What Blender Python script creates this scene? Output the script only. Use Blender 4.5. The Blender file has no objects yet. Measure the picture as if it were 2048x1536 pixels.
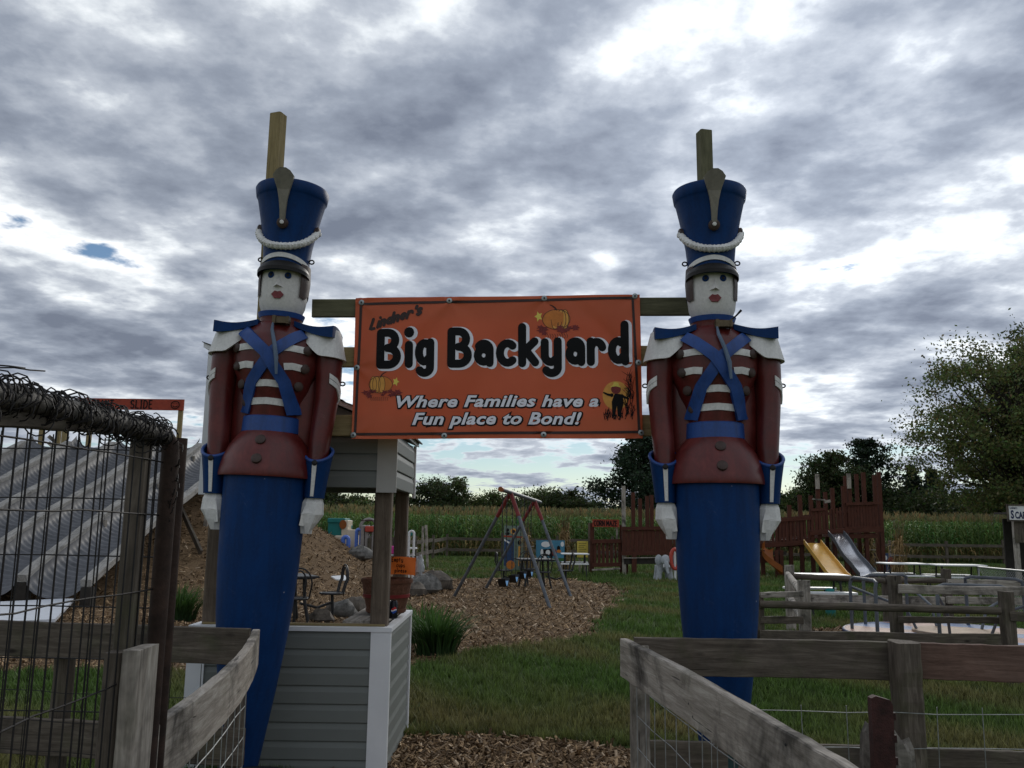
import bpy, math, random
import numpy as np
from mathutils import Vector, Matrix
R = math.radians
sc = bpy.context.scene
col = sc.collection

# ------------------------------------------------------------------ camera
CAM = Vector((0, 0, 1.6)); F = 1738.0; PITCH = R(9.3); ROLL = R(0.8)
r0 = Vector((1, 0, 0)); fw = Vector((0, math.cos(PITCH), math.sin(PITCH))); u0 = Vector((0, -math.sin(PITCH), math.cos(PITCH)))
rt = r0 * math.cos(ROLL) + u0 * math.sin(ROLL); up = u0 * math.cos(ROLL) - r0 * math.sin(ROLL)
cd = bpy.data.cameras.new('camera'); cam = bpy.data.objects.new('camera', cd); col.objects.link(cam)
cd.sensor_width = 36; cd.lens = 36 * F / 2048; cd.clip_start = 0.05; cd.clip_end = 3000
cam.matrix_world = Matrix(((rt.x, up.x, -fw.x, CAM.x), (rt.y, up.y, -fw.y, CAM.y), (rt.z, up.z, -fw.z, CAM.z), (0, 0, 0, 1)))
sc.camera = cam

# ------------------------------------------------------------------ sky, sun, exposure
SUN_AZ = R(20); SUN_EL = R(24)          # to the right of straight ahead, behind thin cloud
SUN_DIR = Vector((math.sin(SUN_AZ) * math.cos(SUN_EL), math.cos(SUN_AZ) * math.cos(SUN_EL), math.sin(SUN_EL)))
world = bpy.data.worlds.new('World'); sc.world = world; world.use_nodes = True
wn = world.node_tree; wn.nodes.clear()
def wnode(t, **k):
    n = wn.nodes.new(t)
    for a, b in k.items(): setattr(n, a, b)
    return n
def wl(a, b): wn.links.new(a, b)
def wmath(op, a, b=None, clamp=False):
    n = wnode('ShaderNodeMath', operation=op, use_clamp=clamp)
    for i, v in enumerate((a, b)):
        if v is None: continue
        if isinstance(v, (int, float)): n.inputs[i].default_value = v
        else: wl(v, n.inputs[i])
    return n.outputs[0]
sky = wnode('ShaderNodeTexSky', sky_type='NISHITA'); sky.sun_disc = False
sky.sun_elevation = SUN_EL; sky.sun_rotation = SUN_AZ; sky.air_density = 1.0; sky.dust_density = 0.1; sky.ozone_density = 3.0
tc = wnode('ShaderNodeTexCoord'); sep = wnode('ShaderNodeSeparateXYZ'); wl(tc.outputs['Generated'], sep.inputs[0])
zz = wmath('ADD', wmath('MAXIMUM', sep.outputs[2], 0.0), 0.13)
cmb = wnode('ShaderNodeCombineXYZ')
wl(wmath('DIVIDE', sep.outputs[0], zz), cmb.inputs[0]); wl(wmath('DIVIDE', sep.outputs[1], zz), cmb.inputs[1])
def wnoise(scale, detail, rough, dist, off):
    mp = wnode('ShaderNodeMapping'); mp.inputs['Location'].default_value = off; wl(cmb.outputs[0], mp.inputs[0])
    n = wnode('ShaderNodeTexNoise'); wl(mp.outputs[0], n.inputs['Vector'])
    n.inputs['Scale'].default_value = scale; n.inputs['Detail'].default_value = detail
    n.inputs['Roughness'].default_value = rough; n.inputs['Distortion'].default_value = dist
    return n.outputs[0]
nA = wnoise(1.35, 10, 0.58, 0.15, (3.1, 7.7, 0)); nB = wnoise(0.5, 2, 0.5, 0.0, (11.3, 2.4, 0)); nC = wnoise(4.6, 8, 0.55, 0.05, (1.3, 4.4, 2))
puff = wmath('ABSOLUTE', wmath('SUBTRACT', wnoise(2.9, 9, 0.56, 0.1, (5.2, 0.4, 4)), 0.5))      # billowed noise: rounded heaps with sharp creases
dens = wmath('ADD', wmath('ADD', wmath('MULTIPLY', nA, 0.62), wmath('SUBTRACT', wmath('MULTIPLY', nB, 0.40), 0.002)), wmath('ADD', wmath('MULTIPLY', wmath('SUBTRACT', nC, 0.5), 0.42), wmath('MULTIPLY', wmath('SUBTRACT', puff, 0.08), 0.42)))
ramp = wnode('ShaderNodeValToRGB'); wl(dens, ramp.inputs[0])
el = ramp.color_ramp.elements
el[0].position = 0.395; el[0].color = (0.92, 0.94, 0.96, 1)
el[1].position = 0.67; el[1].color = (0.155, 0.18, 0.235, 1)
for pos, c in ((0.44, (0.67, 0.71, 0.75, 1)), (0.49, (0.43, 0.468, 0.53, 1)), (0.57, (0.26, 0.295, 0.36, 1))):
    e = el.new(pos); e.color = c
# clouds are brighter round the hidden sun
dt = wnode('ShaderNodeVectorMath', operation='DOT_PRODUCT'); wl(tc.outputs['Generated'], dt.inputs[0]); dt.inputs[1].default_value = SUN_DIR
glow = wmath('POWER', wmath('MAXIMUM', dt.outputs['Value'], 0.0), 14.0)
boost = wmath('ADD', wmath('MULTIPLY', glow, 0.45), 1.2)
sc1 = wnode('ShaderNodeVectorMath', operation='SCALE'); wl(ramp.outputs[0], sc1.inputs[0]); wl(wmath('MULTIPLY', boost, 12.5), sc1.inputs['Scale'])
cov = wnode('ShaderNodeMapRange'); cov.inputs['From Min'].default_value = 0.355; cov.inputs['From Max'].default_value = 0.425; cov.interpolation_type = 'SMOOTHSTEP'
# the cloud deck breaks up towards the horizon
lowel = wnode('ShaderNodeMapRange'); wl(sep.outputs[2], lowel.inputs['Value']); lowel.inputs['From Min'].default_value = 0.0; lowel.inputs['From Max'].default_value = 0.15
lowel.inputs['To Min'].default_value = -0.17; lowel.inputs['To Max'].default_value = 0.035
wl(wmath('ADD', dens, lowel.outputs[0]), cov.inputs['Value'])
mx = wnode('ShaderNodeMix', data_type='RGBA'); wl(cov.outputs[0], mx.inputs['Factor']); wl(sky.outputs[0], mx.inputs['A']); wl(sc1.outputs[0], mx.inputs['B'])
bg = wnode('ShaderNodeBackground'); bg.inputs['Strength'].default_value = 0.08; wl(mx.outputs['Result'], bg.inputs['Color'])
wo = wnode('ShaderNodeOutputWorld'); wl(bg.outputs[0], wo.inputs['Surface'])
sl = bpy.data.lights.new('sun', 'SUN'); sl.energy = 1.0; sl.angle = R(14); sl.color = (1, 0.95, 0.87)
so = bpy.data.objects.new('sun', sl); col.objects.link(so); so.rotation_euler = SUN_DIR.to_track_quat('Z', 'Y').to_euler(); so.location = (10, 20, 30)
vs = sc.view_settings; vs.view_transform = 'Standard'; vs.look = 'None'; vs.gamma = 1; vs.exposure = 0.0; vs.use_curve_mapping = False
sc.cycles.use_denoising = True
sc.cycles.max_bounces = 6; sc.cycles.transparent_max_bounces = 8

# ------------------------------------------------------------------ helpers
rng = random.Random(7); nr = np.random.default_rng(11)
def ray(px, py): return fw * F + rt * (px - 1024) + up * (768 - py)
def P(px, py, Y):
    d = ray(px, py); return CAM + d * (Y / d.y)
def G(px, py, z=0.0):
    d = ray(px, py); return CAM + d * ((z - CAM.z) / d.z)

def tag(o, label=None, cat=None, group=None, kind=None):
    if label: o['label'] = label
    if cat: o['category'] = cat
    if group: o['group'] = group
    if kind: o['kind'] = kind
    return o
def thing(name, loc, label, cat, group=None, rz=0.0):
    o = bpy.data.objects.new(name, None); col.objects.link(o); o.empty_display_size = 0.1
    o.location = loc; o.rotation_euler = (0, 0, rz)
    return tag(o, label, cat, group)
def copy_tree(o, parent=None):
    c = o.copy(); col.objects.link(c); c.parent = parent
    for ch in [x for x in bpy.data.objects if x.parent == o]: copy_tree(ch, c)
    return c
def origin(parent):
    v = Vector((0, 0, 0))
    while parent: v = v + parent.location; parent = parent.parent
    return v
class MB:
    def __init__(s): s.v = []; s.f = []
    def add(s, vs, fs):
        b = len(s.v); s.v += [Vector(v) for v in vs]; s.f += [tuple(i + b for i in f) for f in fs]
    def box(s, c, sz, m=None):
        c = Vector(c); h = Vector(sz) / 2; vs = []
        for dx in (-1, 1):
            for dy in (-1, 1):
                for dz in (-1, 1):
                    v = Vector((dx * h.x, dy * h.y, dz * h.z)); vs.append(c + (m @ v if m else v))
        s.add(vs, [(0, 1, 3, 2), (4, 6, 7, 5), (0, 4, 5, 1), (2, 3, 7, 6), (0, 2, 6, 4), (1, 5, 7, 3)])
    def bar(s, a, b, w, t, upv=(0, 0, 1)):
        a = Vector(a); b = Vector(b); x = (b - a).normalized(); z = Vector(upv); z = (z - x * z.dot(x))
        if z.length < 1e-5: z = Vector((0, 1, 0)) - x * x.y
        z.normalize(); y = z.cross(x); m = Matrix((x, y, z)).transposed()
        s.box((a + b) / 2, ((b - a).length, t, w), m)
    def tube(s, pts, rad, n=8, caps=True, sx=1, sy=1):
        pts = [Vector(p) for p in pts]; N = len(pts)
        if isinstance(rad, (int, float)): rad = [rad] * N
        base = len(s.v); prev = None
        for i, p in enumerate(pts):
            t = (pts[min(i + 1, N - 1)] - pts[max(i - 1, 0)]); t = t.normalized() if t.length > 1e-9 else Vector((0, 0, 1))
            if prev is None:
                a = Vector((0, 1, 0)) if abs(t.y) < 0.9 else Vector((1, 0, 0))
            else: a = prev
            a = (a - t * a.dot(t)).normalized(); b = t.cross(a); prev = a
            for k in range(n):
                an = 2 * math.pi * k / n; s.v.append(p + a * math.cos(an) * rad[i] * sy + b * math.sin(an) * rad[i] * sx)
        for i in range(N - 1):
            for k in range(n):
                k2 = (k + 1) % n; s.f.append((base + i * n + k, base + i * n + k2, base + (i + 1) * n + k2, base + (i + 1) * n + k))
        if caps:
            s.f.append(tuple(base + k for k in reversed(range(n)))); s.f.append(tuple(base + (N - 1) * n + k for k in range(n)))
    def lathe(s, prof, n=32, c=(0, 0, 0), sx=1, sy=1, cap=True):
        c = Vector(c); base = len(s.v)
        for r, z in prof:
            for k in range(n):
                a = 2 * math.pi * k / n; s.v.append(c + Vector((r * math.cos(a) * sx, r * math.sin(a) * sy, z)))
        N = len(prof)
        for i in range(N - 1):
            for k in range(n):
                k2 = (k + 1) % n; s.f.append((base + i * n + k, base + i * n + k2, base + (i + 1) * n + k2, base + (i + 1) * n + k))
        if cap:
            s.f.append(tuple(base + k for k in reversed(range(n)))); s.f.append(tuple(base + (N - 1) * n + k for k in range(n)))
    def prism(s, poly, d0, d1, fn=None):
        """closed polygon of (x, z) extruded along y from d0 to d1"""
        n = len(poly); vs = [Vector((x, d0, z)) for x, z in poly] + [Vector((x, d1, z)) for x, z in poly]
        if fn: vs = [fn(v) for v in vs]
        s.add(vs, [tuple(range(n)), tuple(reversed(range(n, 2 * n)))] + [(i, i + n, (i + 1) % n + n, (i + 1) % n) for i in range(n)])
    def grid(s, fn, nu, nv):
        b = len(s.v)
        for i in range(nu + 1):
            for j in range(nv + 1): s.v.append(Vector(fn(i / nu, j / nv)))
        for i in range(nu):
            for j in range(nv):
                a = b + i * (nv + 1) + j; s.f.append((a, a + nv + 1, a + nv + 2, a + 1))
    def blob(s, c, r, n=10, m=7, jit=0.0, seed=0, flat=0.0):
        c = Vector(c); q = random.Random(seed); b = len(s.v)
        s.v.append(c + Vector((0, 0, -r[2] * (1 - flat))))
        for i in range(1, m):
            ph = -math.pi / 2 + math.pi * i / m
            for k in range(n):
                th = 2 * math.pi * k / n; j = 1 + q.uniform(-jit, jit)
                s.v.append(c + Vector((r[0] * math.cos(ph) * math.cos(th) * j, r[1] * math.cos(ph) * math.sin(th) * j, r[2] * math.sin(ph) * (1 - flat if ph < 0 else 1) * j)))
        s.v.append(c + Vector((0, 0, r[2]))); e = len(s.v) - 1
        for k in range(n): s.f.append((b, b + 1 + (k + 1) % n, b + 1 + k)); s.f.append((e, e - n + k, e - n + (k + 1) % n))
        for i in range(m - 2):
            for k in range(n):
                a0 = b + 1 + i * n; s.f.append((a0 + k, a0 + (k + 1) % n, a0 + n + (k + 1) % n, a0 + n + k))
    def mesh(s, name, smooth=False):
        me = bpy.data.meshes.new(name); me.from_pydata([tuple(v) for v in s.v], [], s.f); me.update()
        if smooth:
            me.polygons.foreach_set('use_smooth', [True] * len(me.polygons))
            me.set_sharp_from_angle(angle=R(40))
        return me
def obj(name, mb, m, parent=None, world=True, smooth=False, kind=None, label=None, cat=None, group=None):
    """links the shape as ONE mesh object; world=True: built in world coordinates under an unrotated parent"""
    if parent and world:
        o0 = origin(parent); mb.v = [v - o0 for v in mb.v]
    me = mb.mesh(name, smooth); o = bpy.data.objects.new(name, me); col.objects.link(o); o.parent = parent
    if m: me.materials.append(m)
    return tag(o, label, cat, group, kind)
def top(name, mb, m, label, cat, group=None, smooth=False, kind=None):
    """a thing that is one mesh; its origin is moved to its base"""
    xs = [v.x for v in mb.v]; ys = [v.y for v in mb.v]; zs = [v.z for v in mb.v]
    o0 = Vector(((min(xs) + max(xs)) / 2, (min(ys) + max(ys)) / 2, min(zs)))
    mb.v = [v - o0 for v in mb.v]; o = obj(name, mb, m, None, False, smooth, kind, label, cat, group); o.location = o0
    return o
def board(name, a, b, w, t, m, parent=None, upv=(0, 0, 1), seg=1, jit=0.0, bow=0.0, bowv=(0, 1, 0), label=None, round_=False):
    """one plank or post: its own object, grain along local X; w = width along upv, t = thickness"""
    a = Vector(a); b = Vector(b); x = (b - a).normalized(); z = Vector(upv); z = z - x * z.dot(x)
    if z.length < 1e-4: z = Vector((0, 1, 0)) - x * x.y
    z.normalize(); y = z.cross(x); L = (b - a).length; mt = Matrix((x, y, z)).transposed()
    q = random.Random(int(abs(a.x * 977 + a.y * 331 + a.z * 71 + L * 13) * 100)); ch = min(w, t) * 0.10
    if round_: ring = [(t / 2 * math.cos(2 * math.pi * k / 10), w / 2 * math.sin(2 * math.pi * k / 10)) for k in range(10)]
    elif seg > 1: ring = [(-t/2+ch, -w/2), (t/2-ch, -w/2), (t/2, -w/2+ch), (t/2, w/2-ch), (t/2-ch, w/2), (-t/2+ch, w/2), (-t/2, w/2-ch), (-t/2, -w/2+ch)]
    else: ring = [(-t/2, -w/2), (t/2, -w/2), (t/2, w/2), (-t/2, w/2)]
    n = len(ring); mb = MB(); bl = Vector(bowv); bl = Vector((bl.dot(x), bl.dot(y), bl.dot(z)))
    for i in range(seg + 1):
        f = i / seg; off = bl * (bow * 4 * f * (1 - f)); jy, jz = q.uniform(-jit, jit), q.uniform(-jit, jit)
        for (py, pz) in ring:
            mb.v.append(Vector((-L / 2 + L * f + (q.uniform(-jit, jit) if i in (0, seg) else 0), py + jy * 0.4 + q.uniform(-jit, jit) * 0.5, pz + jz + q.uniform(-jit, jit) * 0.5)) + off)
    for i in range(seg):
        for k in range(n):
            k2 = (k + 1) % n; mb.f.append((i * n + k, i * n + k2, (i + 1) * n + k2, (i + 1) * n + k))
    mb.f.append(tuple(reversed(range(n)))); mb.f.append(tuple(seg * n + k for k in range(n)))
    me = mb.mesh(name, round_); me.materials.append(m); o = bpy.data.objects.new(name, me); col.objects.link(o); o.parent = parent
    c = (a + b) / 2 - (origin(parent) if parent else Vector((0, 0, 0)))
    o.matrix_local = Matrix.Translation(c) @ mt.to_4x4()
    if label: o['label'] = label
    return o
def tri_mesh(name, V, T, C, m, smooth=False):
    """big mesh from numpy arrays: vertices, triangles, one colour per vertex"""
    me = bpy.data.meshes.new(name); me.vertices.add(len(V)); me.vertices.foreach_set('co', np.asarray(V, np.float32).ravel())
    nt = len(T); me.loops.add(nt * 3); me.loops.foreach_set('vertex_index', np.asarray(T, np.int32).ravel())
    me.polygons.add(nt); me.polygons.foreach_set('loop_start', np.arange(0, nt * 3, 3, dtype=np.int32)); me.polygons.foreach_set('loop_total', np.full(nt, 3, np.int32))
    if C is not None:
        at = me.color_attributes.new('Col', 'FLOAT_COLOR', 'POINT'); at.data.foreach_set('color', np.concatenate([C, np.ones((len(C), 1))], 1).astype(np.float32).ravel())
    if smooth: me.polygons.foreach_set('use_smooth', np.ones(nt, bool))
    me.update(calc_edges=True); me.validate()
    me.materials.append(m); return me
def scatter(templates, pos, yaw, scl, tint, tilt=None):
    """templates: list of (V, T, C); joins one copy per row of pos"""
    Vs, Ts, Cs = [], [], []; base = 0; pick = nr.integers(0, len(templates), len(pos))
    for k, (V, T, C) in enumerate(templates):
        idx = np.where(pick == k)[0]
        if len(idx) == 0: continue
        c, s = np.cos(yaw[idx])[:, None], np.sin(yaw[idx])[:, None]; S = scl[idx][:, None]
        X = V[None, :, 0] * S; Y = V[None, :, 1] * S; Z = V[None, :, 2] * S
        if tilt is not None:
            ct, st = np.cos(tilt[idx])[:, None], np.sin(tilt[idx])[:, None]; X, Z = X * ct + Z * st, -X * st + Z * ct
        W = np.stack([X * c - Y * s, X * s + Y * c, Z], -1) + pos[idx][:, None, :]
        Vs.append(W.reshape(-1, 3)); Cs.append((C[None] * tint[idx][:, None, :]).reshape(-1, 3))
        Ts.append((T[None] + (np.arange(len(idx)) * len(V))[:, None, None] + base).reshape(-1, 3)); base += len(idx) * len(V)
    return np.concatenate(Vs), np.concatenate(Ts), np.concatenate(Cs)

# ------------------------------------------------------------------ materials
MATS = {}
class NT:
    def __init__(s, name):
        s.m = bpy.data.materials.new(name); s.m.use_nodes = True; s.t = s.m.node_tree; s.b = s.t.nodes['Principled BSDF']; s.out = s.t.nodes['Material Output']
    def n(s, t, **k):
        x = s.t.nodes.new(t)
        for a, b in k.items(): setattr(x, a, b)
        return x
    def l(s, a, b): s.t.links.new(a, b)
    def coords(s, scale=(1, 1, 1), rnd=True, kind='Object'):
        c = s.n('ShaderNodeTexCoord'); mp = s.n('ShaderNodeMapping'); mp.inputs['Scale'].default_value = scale; s.l(c.outputs[kind], mp.inputs[0])
        if rnd:
            oi = s.n('ShaderNodeObjectInfo'); mu = s.n('ShaderNodeMath', operation='MULTIPLY'); s.l(oi.outputs['Random'], mu.inputs[0]); mu.inputs[1].default_value = 37.0
            cb = s.n('ShaderNodeCombineXYZ'); s.l(mu.outputs[0], cb.inputs[0]); s.l(mu.outputs[0], cb.inputs[1]); s.l(cb.outputs[0], mp.inputs['Location'])
        return mp.outputs[0]
    def noise(s, vec, scale, detail=4, rough=0.6, dist=0):
        x = s.n('ShaderNodeTexNoise'); s.l(vec, x.inputs['Vector']); x.inputs['Scale'].default_value = scale; x.inputs['Detail'].default_value = detail; x.inputs['Roughness'].default_value = rough; x.inputs['Distortion'].default_value = dist
        return x.outputs[0]
    def ramp(s, fac, stops):
        x = s.n('ShaderNodeValToRGB'); s.l(fac, x.inputs[0]); e = x.color_ramp.elements
        e[0].position = stops[0][0]; e[0].color = (*stops[0][1], 1); e[1].position = stops[-1][0]; e[1].color = (*stops[-1][1], 1)
        for p, c in stops[1:-1]: k = e.new(p); k.color = (*c, 1)
        return x.outputs[0]
    def mix(s, fac, a, b, mode='MIX'):
        x = s.n('ShaderNodeMix', data_type='RGBA', blend_type=mode)
        for v, i in ((fac, 'Factor'), (a, 'A'), (b, 'B')):
            if isinstance(v, (int, float)): x.inputs[i].default_value = v
            elif isinstance(v, tuple): x.inputs[i].default_value = (*v, 1)
            else: s.l(v, x.inputs[i])
        return x.outputs['Result']
    def bump(s, h, strength=0.3, dist=0.01):
        x = s.n('ShaderNodeBump'); x.inputs['Strength'].default_value = strength; x.inputs['Distance'].default_value = dist; s.l(h, x.inputs['Height']); s.l(x.outputs[0], s.b.inputs['Normal'])
    def done(s, colr, rough=0.7, spec=0.3, metal=0.0):
        if isinstance(colr, tuple): s.b.inputs['Base Color'].default_value = (*colr, 1)
        else: s.l(colr, s.b.inputs['Base Color'])
        if isinstance(rough, (int, float)): s.b.inputs['Roughness'].default_value = rough
        else: s.l(rough, s.b.inputs['Roughness'])
        s.b.inputs['Specular IOR Level'].default_value = spec; s.b.inputs['Metallic'].default_value = metal
        return s.m
def plain(name, c, rough=0.6, var=0.25, scale=6, spec=0.3, metal=0.0, bump=0.0):
    t = NT(name); v = t.coords(); f = t.noise(v, scale, 5, 0.65)
    lo = tuple(x * (1 - var) for x in c); hi = tuple(min(1, x * (1 + var)) for x in c)
    cc = t.ramp(f, [(0.3, lo), (0.7, hi)])
    if bump: t.bump(t.noise(v, scale * 8, 4), bump, 0.004)
    return t.done(cc, rough, spec, metal)
def wood(name, dark, mid, light, rough=0.85, stain=0.5, green=0.0, crack=0.5, grain=1.0, stainc=(0.02, 0.018, 0.016)):
    """weathered timber: grain along local X, drying cracks, stains, knots"""
    t = NT(name); v = t.coords((1.2 * grain, 14 * grain, 14 * grain)); v1 = t.coords((1, 1, 1)); vc = t.coords((0.9, 26, 26))
    g = t.noise(v, 3.0, 6, 0.7, 0.6); c = t.ramp(g, [(0.25, dark), (0.5, mid), (0.78, light)])
    b = t.noise(v1, 2.6, 5, 0.7, 0.4); bm = t.ramp(b, [(0.47, (0, 0, 0)), (0.66, (1, 1, 1))])
    f = t.n('ShaderNodeMath', operation='MULTIPLY'); t.l(bm, f.inputs[0]); f.inputs[1].default_value = stain; c = t.mix(f.outputs[0], c, stainc)
    if green:
        gm = t.ramp(t.noise(v1, 4.2, 4, 0.6), [(0.52, (0, 0, 0)), (0.75, (green,) * 3)]); c = t.mix(gm, c, (0.07, 0.085, 0.03))
    cr = t.noise(vc, 1.6, 3, 0.6, 0.8); cm = t.ramp(cr, [(0.27, (1, 1, 1)), (0.335, (0, 0, 0))])
    f2 = t.n('ShaderNodeMath', operation='MULTIPLY'); t.l(cm, f2.inputs[0]); f2.inputs[1].default_value = crack; c = t.mix(f2.outputs[0], c, (0.012, 0.01, 0.009))
    vk = t.n('ShaderNodeTexVoronoi'); t.l(t.coords((2.2, 6, 6)), vk.inputs['Vector']); vk.inputs['Scale'].default_value = 1.3
    km = t.ramp(vk.outputs['Distance'], [(0.05, (0.85, 0.85, 0.85)), (0.13, (0, 0, 0))]); c = t.mix(km, c, tuple(x * 0.35 for x in dark))
    h = t.n('ShaderNodeMath', operation='SUBTRACT'); t.l(g, h.inputs[0]); t.l(f2.outputs[0], h.inputs[1]); t.bump(h.outputs[0], 0.55, 0.006)
    return t.done(c, rough, 0.2)
def worn_paint(name, c, rough=0.38, chip=(0.3, 0.3, 0.3), chips=0.0, var=0.35, fade=None, spec=0.45, scuff=0.22, streak=0.5):
    t = NT(name); v = t.coords(rnd=False); f = t.noise(v, 3.5, 6, 0.7, 0.5)
    cc = t.ramp(f, [(0.3, tuple(x * (1 - var) for x in c)), (0.52, c), (0.75, fade or tuple(min(1, x * (1 + var)) for x in c))])
    fine = t.noise(v, 60, 4, 0.7); cc = t.mix(0.25, cc, t.ramp(fine, [(0.3, tuple(x * 0.6 for x in c)), (0.7, tuple(min(1, x * 1.5) for x in c))]))
    if chips:
        m = t.ramp(t.noise(v, 22, 3, 0.5), [(0.80 - chips, (0, 0, 0)), (0.815 - chips, (1, 1, 1))]); cc = t.mix(m, cc, chip)
    st = t.ramp(t.noise(t.coords((9, 9, 0.9), False), 2.2, 5, 0.65, 0.3), [(0.45, (0, 0, 0)), (0.72, (streak,) * 3)]); cc = t.mix(st, cc, tuple(x * 0.35 + 0.004 for x in c))
    sc_ = t.ramp(t.noise(v, 9, 8, 0.8, 0.8), [(0.60, (0, 0, 0)), (0.74, (scuff,) * 3)]); cc = t.mix(sc_, cc, tuple(min(1, x * 1.2 + 0.10) for x in c))
    t.bump(t.noise(v, 14, 6, 0.7), 0.22, 0.006); rr = t.ramp(f, [(0.3, (rough * 0.8,) * 3), (0.7, (min(1, rough * 1.5),) * 3)])
    return t.done(cc, rr, spec)
def attr_mat(name, rough=0.7, transl=0.0, spec=0.2, mul=(1, 1, 1)):
    t = NT(name); a = t.n('ShaderNodeVertexColor'); a.layer_name = 'Col'; c = t.mix(1.0, a.outputs[0], mul, 'MULTIPLY'); t.done(c, rough, spec)
    if transl:
        tr = t.n('ShaderNodeBsdfTranslucent'); t.l(c, tr.inputs['Color']); ms = t.n('ShaderNodeMixShader'); ms.inputs[0].default_value = transl
        t.l(t.b.outputs[0], ms.inputs[1]); t.l(tr.outputs[0], ms.inputs[2]); t.l(ms.outputs[0], t.out.inputs['Surface'])
    return t.m
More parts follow.
